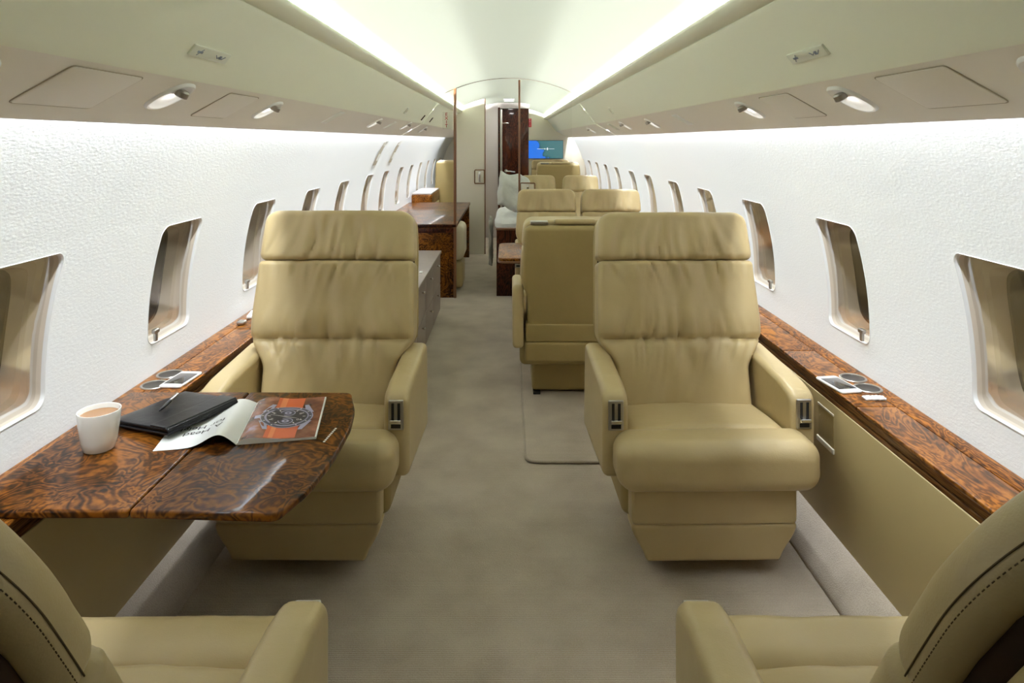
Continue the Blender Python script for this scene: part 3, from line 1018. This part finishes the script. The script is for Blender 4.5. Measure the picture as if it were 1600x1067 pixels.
# ------------------------------------------------------------------ burl folding table
TT = .612
tbl = tag(empty('folding_table', (-.83, 1.78, 0)), 'burl wood folding table with two leaves carrying mug and magazine on the left', 'table')
def leaf(pts, rad, name):
    poly = round_poly([Vector((x + .83, y - 1.78)) for x, y in pts], rad, 8)
    v, f = slab(poly, TT - .019, TT, .006, lambda a, c, w: (a, c, w), 4)
    return meshobj(name, v, f, M_BURL, tbl)
leaf([(-1.215, 1.452), (-.832, 1.452), (-.832, 2.138), (-1.215, 2.138)], [.014, .009, .009, .014], 'inner_leaf')
leaf([(-.829, 1.452), (-.50, 1.436), (-.462, 1.55), (-.446, 1.70), (-.446, 1.88), (-.462, 2.0), (-.505, 2.134), (-.829, 2.138)],
     [.009, .03, .3, .3, .3, .3, .03, .009], 'outer_leaf')
b = MB()
b.add(box(-.236, .25, -.02, .02, .555, .586, .004)); b.add(box(-.236, -.19, -.25, .25, .56, .586, .004))
b.add(box(-.02, .02, -.28, .28, .57, .587, .004))
b.build('support_frame', M_BLACK, tbl)

# mug
mug = tag(empty('coffee_mug', (-1.072, 1.742, TT)), 'white porcelain mug of milky coffee on the burl table', 'mug')
v, f = lathe([(.0005, .001), (.034, .0), (.039, .004), (.0455, .03), (.0515, .075), (.0545, .108), (.0540, .1105), (.0520, .1105), (.0508, .108), (.047, .085), (.046, .08)], 48)
meshobj('cup', v, f, M_WHITE, mug, sharp=60)
v, f = lathe([(.0005, .0965), (.047, .0965), (.0492, .0975)], 48)
meshobj('coffee', v, f, M_COFFEE, mug)
mug.scale = (.94, .94, .93)

# folio
fol = tag(empty('leather_folio', (-.966, 1.938, TT + .0005), R(-25)), 'black leather folio with a flap and a pen lying on top', 'folio')
fol.rotation_euler = (0, R(-3.2), R(-25))
fol.location.z = TT + .0075
b = MB()
b.add(rbox(.112, .118, .0035, .003, (8, 8, 1), 2, c=(0, 0, .004)))
b.add(rbox(.106, .113, .0035, .002, (2, 2, 1), 2, c=(0, 0, .010)))
b.build('folio_body', M_LEATHERBLACK, fol)
b = MB()
b.add(rbox(.112, .118, .0032, .003, (10, 10, 1), 2, c=(0, 0, .0155), deform=lambda p: (p.x, p.y, p.z + .0016 * nz(p.x * 18, p.y * 18, 1))))
b.build('folio_cover', M_LEATHERBLACK, fol)
b = MB()
def flapd(p):
    return (p.x, p.y, p.z - .012 * sst(.03, .0365, p.x))
b.add(rbox(.0365, .1185, .0022, .002, (10, 6, 1), 2, c=(.079, 0, .0205), deform=flapd))
b.build('folio_flap', M_LEATHERBLACK, fol)
pen = tag(empty('ballpoint_pen', (-1.002, 1.962, TT + .0365), R(97)), 'black and silver pen resting on the leather folio', 'pen')
pen.rotation_euler = (0, R(2), R(96))
def rotx(vf):
    return [Vector((p.z, p.x, p.y)) for p in vf[0]], vf[1]
v, f = rotx(lathe([(.0005, -.070), (.0015, -.069), (.0045, -.050), (.0052, -.03), (.0052, .008)], 16)); meshobj('pen_barrel', v, f, M_BLACK, pen)
v, f = rotx(lathe([(.0052, .008), (.0056, .010), (.0054, .055), (.004, .066), (.0005, .068)], 16)); cp = meshobj('pen_cap', v, f, M_STEEL, pen)
v, f = box(.02, .064, -.0012, .0012, .0055, .0075, .0005); meshobj('pen_clip', v, f, M_CHROME, cp)

# magazine
mag = tag(empty('open_magazine', (-.722, 1.762, TT), R(10)), 'open magazine with a watch advertisement on its right page', 'magazine')
LP, WP = .285, .205
def zl(u, vv):
    far = 1 - .45 * vv / LP
    return .0015 + far * .030 * math.exp(-((u - .045) / .045) ** 2) * (1 - math.exp(-(u / .012)))
def zr(u, vv):
    return .007 + .010 * math.exp(-((u - .035) / .05) ** 2) * (1 - math.exp(-(u / .010))) - .004 * math.exp(-(u / .008))
def page(sgn, zf, dz, nu=40, nv=16, u0=0, u1=WP):
    return sheet([[(sgn * (u0 + (u1 - u0) * i / nu), LP * j / nv, zf(u0 + (u1 - u0) * i / nu, LP * j / nv) + dz) for i in range(nu + 1)] for j in range(nv + 1)])
v, f = page(-1, zl, .0); o = meshobj('left_page', v, f, M_PAPER, mag)
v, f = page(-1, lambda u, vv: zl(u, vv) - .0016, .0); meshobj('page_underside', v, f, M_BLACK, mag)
b = MB()
us = [WP * k / 24 for k in range(25)]
top = [[(u, LP * j / 6, zr(u, LP * j / 6)) for u in us] for j in range(7)]
b.add(sheet(top))
for j in (0, 6):
    b.add(sheet([[(u, LP * j / 6, zr(u, 0)) for u in us], [(u, LP * j / 6, .001) for u in us]]))
b.add(sheet([[(WP, LP * j / 6, zr(WP, 0)) for j in range(7)], [(WP, LP * j / 6, .001) for j in range(7)]]))
blk = b.build('page_block', M_PAPER, mag)
v, f = page(1, zr, .0006, u0=.004, u1=WP - .004)
rp = meshobj('right_page', v, f, M_PHOTO, mag)
# printed watch on the page (upside down to the camera, as the reader sits opposite)
def onpage(u, vv, dz):
    return (u, vv, zr(u, vv) + dz)
b = MB()
cu, cv = .108, .140
def disc(r0, r1, dz, mat, cu_=cu, cv_=cv, n=48, ry=1.0):
    v = []; f = []
    for k in range(n):
        a = 2 * PI * k / n
        for rr in (r0, r1):
            v.append(Vector(onpage(cu_ + rr * math.cos(a), cv_ + rr * ry * math.sin(a), dz)))
    for k in range(n):
        j = (k + 1) % n
        f.append([2 * k, 2 * k + 1, 2 * j + 1, 2 * j])
    b.add((v, f), mat)
def strip(u0, u1, v0, v1, dz, mat, n=8):
    b.add(sheet([[onpage(u0 + (u1 - u0) * i / n, v0 + (v1 - v0) * j / n, dz) for i in range(n + 1)] for j in range(n + 1)]), mat)
strip(cu - .042, cu + .040, .004, cv - .055, .0009, 0)
strip(cu - .040, cu + .036, cv + .055, LP - .004, .0009, 0)
strip(cu - .030, cu - .018, .004, cv - .055, .0011, 1)
strip(cu - .030, cu - .014, cv + .055, LP - .004, .0011, 1)
for sx in (-1, 1):
    for sy in (-1, 1):
        b.add((([Vector(onpage(cu + sx * x, cv + sy * y, .0012)) for x, y in ((.040, .086), (.052, .086), (.072, .03), (.05, .03))]), [[0, 1, 2, 3]]), 2)
b.add((([Vector(onpage(cu - .088, cv - .01, .0012)), Vector(onpage(cu - .07, cv - .012, .0012)), Vector(onpage(cu - .07, cv + .012, .0012)), Vector(onpage(cu - .088, cv + .01, .0012))]), [[0, 1, 2, 3]]), 2)
disc(.0, .073, .0014, 2); disc(.0, .070, .0016, 4); disc(.054, .061, .0018, 2); disc(.0, .055, .0019, 3)
for (a, r_) in ((90, .022), (-90, .022)):
    x = cu + .028 * math.cos(R(a)) * 1; y = cv + .028 * math.sin(R(a))
    disc(.0, .021, .0021, 4, x, y); disc(.018, .021, .0023, 2, x, y); disc(.004, .010, .0023, 2, x, y)
for k in range(12):
    a = 2 * PI * k / 12
    if k in (3, 9): continue
    r0, r1 = .044, .052
    c_, s_ = math.cos(a), math.sin(a); w = .0018
    b.add((([Vector(onpage(cu + r * c_ - w * q * s_, cv + r * s_ + w * q * c_, .0023)) for r, q in ((r0, -1), (r1, -1), (r1, 1), (r0, 1))]), [[0, 1, 2, 3]]), 5)
    b.add((([Vector(onpage(cu + r * c_ - w * q * s_, cv + r * s_ + w * q * c_, .0023)) for r, q in ((.063, -1), (.068, -1), (.068, 1), (.063, 1))]), [[0, 1, 2, 3]]), 5)
for (a, L_) in ((168, .048), (-20, .032)):
    c_, s_ = math.cos(R(a)), math.sin(R(a)); w = .0016
    b.add((([Vector(onpage(cu + r * c_ - w * q * s_, cv + r * s_ + w * q * c_, .0026)) for r, q in ((0, -1), (L_, -.4), (L_, .4), (0, 1))]), [[0, 1, 2, 3]]), 5)
for s_, x, y in (('10', .037, -.020), ('8', .036, .021), ('2', -.037, -.020), ('4', -.036, .021)):
    tv, tf = text_vf(s_, .016, extrude=0)
    b.add(([Vector(onpage(cu + x - p.x, cv + y - p.y, .0025)) for p in tv], tf), 5)
b.build('watch_picture', [M_STRAP, M_STRAP2, M_BEZEL, M_DIAL, M_DIALRING, M_PAPER], rp)
b = MB()
for s_, x, y in (('A Head', -.055, .088), ('for Heights', -.055, .122)):
    tv, tf = text_vf(s_, .033, extrude=0, align='LEFT')
    b.add(([Vector((x - p.x, y - p.y, zl(max(.001, -(x - p.x)), y - p.y) + .0007)) for p in tv], tf))
b.build('page_heading', M_INK, o)
sl = tag(meshobj('clear_sleeve', *sheet([[(-.535, 1.775, TT + .0012), (-.490, 1.772, TT + .0012)], [(-.535, 1.90, TT + .0012), (-.474, 1.885, TT + .0012)]]), M_CLEAR),
         'clear sheet of film with white edge lettering under the magazine corner', 'film sheet')
b = MB()
for k in range(9):
    b.add(box(-.497 + .0012 * k, -.491 + .0012 * k, 1.778 + .010 * k, 1.785 + .010 * k, TT + .0014, TT + .0018, .0002))
b.build('edge_lettering', M_PAPER, sl)

# phones and wrapper
def phone(label, x, y, z, rz, gi):
    root = tag(empty('mobile_phone', (x, y, z), rz), label, 'phone', 'white phones on the ledges')
    poly = rect_poly(.078, .145, .012)
    v, f = slab(poly, 0, .0075, .003, lambda a, c, w: (a, c, w), 3); meshobj('case', v, f, M_WPLASTIC, root)
    v, f = box(-.033, .033, -.050, .050, .0072, .0079, .0003); meshobj('screen', v, f, M_SCREEN, root)
    v, f = lathe([(.0005, .0078), (.0055, .0079), (.006, .0074)], 16, (0, .0605, 0)); meshobj('home_button', v, f, M_BEIGEP, root)
    return root
phone('white phone with dark screen beside the cup holders on the right ledge', 1.112, 2.245, .5925, R(9), 0)
phone('white phone with dark screen beside the cup holders on the left ledge', -1.128, 2.292, .5925, R(-4), 0)
def crumple(name, label, x, y, z, sx, sy, sz, m, cat):
    v, f = rbox(sx, sy, sz, sz * .9, (10, 6, 1), 2, c=(0, 0, sz), deform=lambda p: (p.x, p.y + .003 * nz(p.x * 160, 3, 1), p.z + sz * .6 * nz(p.x * 210, p.y * 210, 5)))
    return tag(meshobj(name, v, f, m, loc=(x, y, z)), label, cat)
crumple('foil_wrapper', 'small crumpled white foil wrapper next to the right cup holders', 1.168, 2.128, .5925, .034, .014, .004, M_WPLASTIC, 'wrapper')
root = tag(empty('small_remote', (-1.19, 3.14, .5925), R(10)), 'small white control lying on the left ledge beside the club seat', 'remote')
v, f = rbox(.035, .055, .007, .004, (2, 2, 1), 2, c=(0, 0, .0075)); meshobj('case', v, f, M_WPLASTIC, root)
v, f = box(-.02, .02, -.03, .02, .0135, .0155, .001); meshobj('keypad', v, f, M_SIGNGREY, root)
root = tag(empty('plug_connector', (-1.20, 2.99, .5925)), 'small silver plug on the left ledge near the white control', 'plug')
v, f = rbox(.016, .022, .008, .006, (2, 2, 1), 2, c=(0, 0, .009)); meshobj('plug_body', v, f, M_STEEL, root)

# dado pocket by the right club seat
root = tag(empty('magazine_pocket', (1.080, 2.27, 0)), 'recessed pocket in the right side panel beside the club seat', 'pocket')
v, f = box(-.004, .003, -.060, .060, .375, .392, .002); meshobj('pocket_lip', v, f, M_BEIGEP, root)
v, f = box(-.002, .003, -.056, .056, .500, .507, .001); meshobj('pocket_rim', v, f, M_BEIGEP, root)
v, f = box(.0005, .004, -.054, .054, .392, .501, .001); meshobj('pocket_back', v, f, M_SHELL_SHADED, root)

# ------------------------------------------------------------------ mat behind the club seat
v, f = slab(round_poly([Vector((.075, 2.92)), Vector((.95, 2.92)), Vector((.95, 4.25)), Vector((.075, 4.25))], .06, 6), .001, .012, .005, lambda a, c, w: (a, c, w), 3)
mt = tag(meshobj('carpet_mat', v, f, M_CARPET), 'raised carpet mat with bound edge under the turned away seat', 'mat')
v, f = tube([Vector((p.x, p.y, .008)) for p in round_poly([Vector((.075, 2.92)), Vector((.95, 2.92)), Vector((.95, 4.25)), Vector((.075, 4.25))], .06, 6)], .0055, 8, True)
meshobj('bound_edge', v, f, M_CARPET2, mt)

# ------------------------------------------------------------------ credenza on the left
cr = tag(empty('credenza', (-.82, 4.33, 0)), 'low taupe credenza with small knobs behind the left club seat', 'cabinet')
cy0, cy1 = 3.25, 5.45
b = MB(); b.add(box(-.25, .252, cy0 - 4.33, cy1 - 4.33, .03, .492, .004)); b.add(box(-.25, .235, cy0 - 4.31, cy1 - 4.35, 0, .04, .002)); b.build('carcass', M_GREYWOOD, cr)
b = MB(); b.add(box(-.25, .268, cy0 - 4.335, cy1 - 4.32, .492, .516, .005)); b.build('worktop', M_GREYWOOD, cr)
bounds = [3.27, 3.66, 4.07, 4.48, 4.93, 5.43]
for a, c in zip(bounds[:-1], bounds[1:]):
    for (z0, z1, kz) in ((.26, .485, .44), (.045, .252, .21)):
        b = MB(); b.add(box(.250, .262, a - 4.33 + .005, c - 4.33 - .005, z0, z1, .003)); dr_ = b.build('door', M_GREYWOOD, cr)
        v, f = lathe([(.0005, .022), (.008, .021), (.010, .016), (.005, .010), (.004, 0)], 14)
        v = [Vector((.262 + p.z, (a + c) / 2 - 4.33 + p.x, kz + p.y)) for p in v]
        meshobj('knob', v, f, M_CHROME, dr_)
crumple('paper_scrap', 'small white paper scrap on the credenza top', -.60, 4.55, .5165, .012, .03, .002, M_PAPER, 'paper')

# ------------------------------------------------------------------ left burl desk zone
dv = tag(meshobj('burl_divider', *box(-1.06, -.475, 6.0, 6.05, 0, .632, .004), M_BURL), 'burl veneered low divider at the near end of the glossy desk', 'divider', 'low burl dividers')
v, f = box(-1.05, -.49, 5.992, 6.0, .585, .625, .002); meshobj('dark_rail', v, f, M_DARKWOOD, dv)  # dark wood strip just below the desk top edge
tag(meshobj('burl_divider', *box(-1.06, -.48, 8.06, 8.11, 0, .632, .004), M_BURL), 'burl veneered low divider in front of the cream door panel', 'divider', 'low burl dividers')
dk = tag(empty('desk_top', (-.83, 7.05, 0)), 'glossy dark wood desk top reflecting the left windows', 'desk')
v, f = box(-.26, .36, -1.06, 1.06, .634, .664, .005); meshobj('top', v, f, M_BURL, dk)
v, f = box(-.255, .355, -1.068, -1.058, .638, .66, .002); meshobj('edge_band', v, f, M_DARKWOOD, dk)
sd = tag(empty('upholstered_stool', (-.60, 6.45, 0)), 'pale cream upholstered stool tucked under the glossy desk', 'stool')
v, f = rbox(.18, .22, .165, .06, (4, 4, 4), 4, c=(0, 0, .455)); meshobj('cushion', v, f, M_LEATHERCREAM, sd)
v, f = rbox(.165, .17, .13, .04, (3, 3, 3), 4, c=(0, 0, .15)); meshobj('base', v, f, M_DADO, sd)
v, f = box(-.05, .05, -.05, .05, .0, .31, .01); meshobj('post', v, f, M_BLACK, sd)
bx = tag(empty('ledge_console', (-1.10, 8.85, 0)), 'raised wood console at the end of the left side ledge', 'console')
v, f = rbox(.13, .45, .07, .02, (2, 2, 2), 3, c=(0, 0, .665)); meshobj('body', v, f, M_BURL_LEDGE, bx)
v, f = rbox(.125, .445, .012, .01, (2, 2, 1), 2, c=(0, 0, .742)); meshobj('top_pad', v, f, M_LILAC, bx)
v, f = rbox(.13, .45, .29, .01, (1, 1, 1), 2, c=(0, 0, .30)); meshobj('plinth', v, f, M_DADO, bx)
LF = tag(empty('side_ledge', (-1.17, 0, 0)), 'plain wood side ledge along the glossy desk under the far left windows', 'ledge')
v, f = rbox(.092, 1.20, .012, .004, (1, 1, 1), 2, c=(0, 7.21, .62)); meshobj('ledge_board', v, f, M_BURL_LEDGE, LF)

# ------------------------------------------------------------------ partitions and doors
# left pocket-door edge post, right glass pocket door with bronze pull
struct(meshobj('trim_8', *box(-.497, -.472, 5.985, 6.02, 0, 1.905, .004), M_TRIMWOOD))
d2 = struct(meshobj('door_2', *box(.086, .104, 5.985, 6.01, 0, 1.962, .003), M_TRIMWOOD))
gv, gf = sheet([[(.104, 5.997, .64), (.104, 5.997, 1.972)], [(.30, 5.997, .64), (.30, 5.997, 1.94)], [(.50, 5.997, .64), (.50, 5.997, 1.872)], [(.57, 5.997, .64), (.57, 5.997, 1.785)]])
meshobj('door_pane', gv, gf, M_DOORGLASS, d2)
def pull(parent, x0, x1, y, z0, z1, name='door_handle'):
    pts = round_poly([Vector((x0, z0)), Vector((x1, z0)), Vector((x1, z1)), Vector((x0, z1))], .012, 4)
    v, f = tube([Vector((p.x, y, p.y)) for p in pts], .0055, 8, True)
    o = meshobj(name, v, f, M_GOLD, parent)
    v, f = box(x0 + .01, x1 - .01, y - .002, y + .004, z0 + .01, z1 - .01, .001); q = meshobj('handle_plate', v, f, M_CREAM, o)
    v, f = box((x0 + x1) / 2 - .012, (x0 + x1) / 2 + .012, y - .012, y - .002, z0 + .02, z1 - .02, .004); meshobj('handle_grip', v, f, M_CHROME, o)
pull(d2, .104, .235, 5.985, .955, 1.035)
dvr = tag(meshobj('low_divider', *box(-.112, 1.04, 6.06, 6.10, 0, .60, .004), M_DARKWOOD), 'dark wood low divider at aisle edge beyond the double seats', 'divider')
v, f = box(-.116, 1.04, 6.05, 6.11, .60, .62, .004); meshobj('cap_rail', v, f, M_TRIMWOOD, dvr)
# table between the turned away seat and the double
tb = tag(empty('side_table', (.40, 4.40, 0)), 'brown wood table top between the turned away seat and the double seats', 'table')
poly = round_poly([Vector((-.47, -.14)), Vector((.62, -.16)), Vector((.62, .54)), Vector((-.47, .50))], [.06, .01, .01, .06], 6)
v, f = slab(poly, .638, .664, .006, lambda a, c, w: (a, c, w), 3); meshobj('table_top', v, f, M_BURL_LEDGE, tb)
v, f = slab(inset(poly, -.003), .630, .645, .004, lambda a, c, w: (a, c, w), 3); meshobj('edge_band', v, f, M_TRIMWOOD, tb)
v, f = box(.58, .66, -.1, .45, .50, .632, .004); meshobj('wall_bracket', v, f, M_WOODEDGE, tb)

# cream sliding door panel on the left
d1 = struct(meshobj('door_1', *box(-.675, -.300, 8.30, 8.33, 0, 1.935, .003), M_CREAM))
v, f = box(-.302, -.290, 8.292, 8.338, 0, 1.938, .003); meshobj('door_edge', v, f, M_TRIMWOOD, d1)
pull(d1, -.425, -.303, 8.29, .88, 1.05)
# corridor wall and dark door
struct(meshobj('wall_corridor', *box(-.375, -.155, 9.70, 9.74, 0, 1.97, .002), M_LILAC))
struct(meshobj('trim_9', *box(-.155, -.128, 9.685, 9.74, 0, 1.895, .003), M_DARKWOOD))
struct(meshobj('trim_10', *box(-.155, .30, 9.69, 9.74, 1.885, 1.965, .003), M_LILAC))
d3 = struct(meshobj('door_3', *box(-.095, .29, 9.72, 9.75, 0, 1.88, .003), M_DARKWOOD))
v, f = box(-.127, -.097, 9.70, 9.74, 0.0, 1.87, .003); meshobj('door_edge', v, f, M_STEEL, d3)
b = MB()
lv, lf = lathe([(.0005, .012), (.022, .012), (.026, .006), (.026, 0)], 20)
b.add(([Vector((-.04 + p.x, 9.72 - p.z, .972 + p.y)) for p in lv], lf))
b.add(tube([(-.04, 9.705, .972), (-.04, 9.685, .972), (-.02, 9.675, .968), (.06, 9.675, .962), (.09, 9.677, .96)], .011, 8))
b.build('door_handle', M_CHROME, d3)
v, f = box(-.095, .0, 9.695, 9.72, 1.66, 1.675, .003); meshobj('coat_hook', v, f, M_CHROME, d3)
bs = tag(empty('wash_fixture', (.06, 9.55, 0)), 'small white basin fixture in front of the dark wood door', 'fixture')
v, f = rbox(.045, .05, .02, .015, (2, 2, 1), 3, c=(0, 0, .86)); meshobj('bowl', v, f, M_WHITE, bs)
v, f = rbox(.015, .02, .42, .012, (1, 1, 2), 3, c=(0, 0, .425)); meshobj('stem', v, f, M_WHITE, bs)
# right bulkhead with map screen
struct(meshobj('wall_bulkhead', *box(.30, 1.25, 10.95, 11.0, 0, 1.95, .002), M_CREAM))
tv = tag(empty('map_screen', (.606, 10.93, 1.267)), 'flat screen showing a blue moving map on the far right bulkhead', 'screen')
v, f = box(-.287, .287, -.012, .018, -.150, .150, .003); meshobj('screen_case', v, f, M_BLACK, tv)
v, f = sheet([[(-.282, -.0135, -.145), (.282, -.0135, -.145)], [(-.282, -.0135, .145), (.282, -.0135, .145)]]); ms = meshobj('map_display', v, f, M_MAP, tv, smooth=False)
b = MB()
b.add(box(-.14, .14, -.0148, -.0140, .008, .013, .0002)); b.add(box(.02, .035, -.0150, -.0140, -.010, .030, .0002)); b.add(box(-.02, -.012, -.0150, -.0140, .0, .020, .0002))
b.build('aircraft_mark', emit('map_white', (.85, .92, 1, 1), .8), ms)
# exit signs
sg = tag(meshobj('exit_sign', *box(-.590, -.50, 5.93, 5.935, 1.52, 1.67, .002), M_DOORGLASS), 'clear plate with red vertical EXIT letters beside the left wooden post', 'sign')
b = MB()
for k, ch in enumerate('EXIT'):
    tvv, tf = text_vf(ch, .042)
    b.add(([Vector((-.556 + p.x * 1.05, 5.9295 - p.z, 1.648 - k * .034 + p.y)) for p in tvv], tf))
b.build('exit_letters', M_RED, sg)
sg = tag(meshobj('exit_sign', *box(.322, .372, 10.935, 10.949, 1.635, 1.775, .003), M_RED), 'small red plate with white vertical EXIT letters above the map screen', 'sign')
b = MB()
for k, ch in enumerate('EXIT'):
    tvv, tf = text_vf(ch, .036)
    b.add(([Vector((.347 + p.x * 1.05, 10.9340 - p.z, 1.756 - k * .034 + p.y)) for p in tvv], tf))
b.build('exit_letters', M_WPLASTIC, sg)
# recessed ceiling downlight pair near the corridor
for k, y in ((0, 9.0), (1, 9.35)):
    zc = .68 + math.sqrt(1.69) - .004
    v, f = lathe([(.075, .0), (.072, -.006), (.058, -.008), (.056, -.004)], 28, (0, y, zc)); o = meshobj('ceiling_downlight', v, f, M_WPLASTIC)
    tag(o, 'round ceiling downlight above the corridor, the %s of two' % ('nearer' if k == 0 else 'farther'), 'ceiling light', 'corridor downlights')
    v, f = lathe([(.0005, -.0045), (.057, -.0045)], 28, (0, y, zc)); meshobj('diffuser', v, f, M_LAMP, o)
# overwing exit handle covers on the left wall
for k, y in ((0, 5.82), (1, 6.58)):
    root = tag(empty('exit_handle_panel', (0, y, 0)), 'grey recessed release handle panel above the far left windows, %s of two' % ('nearer' if k == 0 else 'farther'), 'handle panel', 'overwing exit handle panels')
    def wp(y0, y1, z0, z1, off, n=4):
        return sheet([[(-(wall_x(z0 + (z1 - z0) * j / n) - off), yy, z0 + (z1 - z0) * j / n) for yy in (y0, y1)] for j in range(n + 1)])
    v, f = wp(-.07, .07, 1.20, 1.40, .004); meshobj('recess_plate', v, f, M_GROOVE, root)
    v, f = wp(-.06, .05, 1.24, 1.30, .014); meshobj('handle', v, f, M_WPLASTIC, root)
    v, f = wp(-.075, .075, 1.37, 1.41, .012); meshobj('cover', v, f, M_WPLASTIC, root)

# ------------------------------------------------------------------ berth with linens
be = tag(empty('berth_base', (.45, 6.58, 0)), 'low cream berth base under the heap of white linen', 'berth')
v, f = rbox(.55, .42, .20, .02, (2, 2, 2), 3, c=(0, 0, .21)); meshobj('base', v, f, M_DADO, be)
v, f = rbox(.55, .42, .055, .04, (3, 3, 1), 3, c=(0, 0, .465)); meshobj('mattress', v, f, M_LINEN2, be)
def lump(a):
    return lambda p: (p.x + .02 * nz(p.z * 9, p.y * 7, a), p.y, p.z - .05 * sst(-.1, -.38, p.y) * (1 if p.z > 0 else 0) + .035 * nz(p.x * 8, p.y * 8, a) + .012 * nz(p.x * 24, p.y * 24, a + 2))
v, f = rbox(.28, .38, .085, .08, (24, 24, 3), 4, c=(0, 0, 0), deform=lump(3))
tag(meshobj('white_duvet', v, f, M_LINEN, loc=(.15, 6.56, .645)), 'rumpled white duvet heaped on the berth by the aisle', 'duvet')
v, f = rbox(.15, .065, .165, .06, (16, 4, 12), 4, deform=lambda p: (p.x - .03 * p.z / .155 + .012 * nz(p.z * 14, 2, 7), p.y * (1 - .5 * (abs(p.x) / .15) ** 3) + .05 * nz(p.x * 13, p.z * 11, 8), p.z + .045 * nz(p.x * 11, p.z * 9, 4) + .03 * (abs(p.x) / .15) ** 4 * (1 if p.z > 0 else -.3)))
tag(meshobj('pale_pillow', v, f, M_LINEN2, loc=(.045, 6.33, .935), rot=(R(-18), R(14), 0)), 'pale grey green pillow leaning on the white linen', 'pillow')
b = MB()
rows = []
for j in range(13):
    z = .66 - .42 * j / 12
    rows.append([(-.178 - .012 * math.sin(j * .9 + i * .7) - .003 * (i % 2), 6.25 + .45 * i / 30, z) for i in range(31)])
b.add(sheet(rows))
bl = b.build('fringed_blanket', M_FRINGE, None)
mod = bl.modifiers.new('thickness', 'SOLIDIFY'); mod.thickness = .012
tag(bl, 'grey woven blanket hanging over the aisle side of the berth', 'blanket')

# ------------------------------------------------------------------ lights
def strip_light(name, loc, size, direction, power, col=(1, 1, 1)):
    d = bpy.data.lights.new(name, 'AREA'); d.shape = 'RECTANGLE'
    d.size = size[1]; d.size_y = size[0]; d.energy = power; d.color = col
    o = bpy.data.objects.new(name, d); o.location = loc
    o.rotation_euler = Vector(direction).to_track_quat('-Z', 'Y').to_euler()
    COL.objects.link(o)
    return o
LY0, LY1 = .85, 10.9
for s in (-1, 1):
    # cove tube lying in the trough behind the valance lip
    q = strip_light('cove_light', (s * .765, (LY0 + LY1) / 2, 1.735), (.045, LY1 - LY0), (-s * .68, 0, .73), 430, (.965, .985, 1))
    # wall-wash tube behind the outer edge of the service panel
    q = strip_light('wall_wash_light', (s * .994, (LY0 + LY1) / 2, 1.525), (.02, LY1 - LY0), (s * .28, 0, -.96), 165, (.91, .955, 1))

w = bpy.data.worlds.new('hangar'); scene.world = w
w.use_nodes = True
nt = w.node_tree
bg = nt.nodes['Background']
tc = nt.nodes.new('ShaderNodeTexCoord')
mp = nt.nodes.new('ShaderNodeMapping'); mp.inputs['Rotation'].default_value = (R(35), R(20), R(30))
wv = nt.nodes.new('ShaderNodeTexWave'); wv.inputs['Scale'].default_value = 1.3; wv.inputs['Distortion'].default_value = 3
nt.links.new(tc.outputs['Generated'], mp.inputs['Vector']); nt.links.new(mp.outputs['Vector'], wv.inputs['Vector'])
rp_ = nt.nodes.new('ShaderNodeValToRGB')
rp_.color_ramp.elements[0].color = rgb(92, 78, 66); rp_.color_ramp.elements[1].color = rgb(168, 156, 140)
rp_.color_ramp.elements[0].position = .35; rp_.color_ramp.elements[1].position = .65
nt.links.new(wv.outputs['Fac'], rp_.inputs['Fac']); nt.links.new(rp_.outputs['Color'], bg.inputs['Color'])
bg.inputs['Strength'].default_value = 1.15

# ------------------------------------------------------------------ camera
cam = bpy.data.cameras.new('camera'); co = bpy.data.objects.new('camera', cam); COL.objects.link(co)
co.location = (0, 0, 1.42); co.rotation_euler = (R(90), 0, 0)
cam.sensor_width = 36; cam.sensor_fit = 'HORIZONTAL'; cam.lens = 1040 / 1600 * 36
cam.shift_x = 5 / 1600; cam.shift_y = -(533.5 - 219) / 1600
cam.clip_start = .02
scene.camera = co

scene.view_settings.view_transform = 'Standard'
scene.view_settings.look = 'None'
scene.view_settings.gamma = 1
scene.view_settings.use_curve_mapping = False
scene.view_settings.exposure = 0.26
scene.cycles.use_denoising = True
scene.cycles.max_bounces = 10
scene.cycles.diffuse_bounces = 6
scene.cycles.transparent_max_bounces = 12
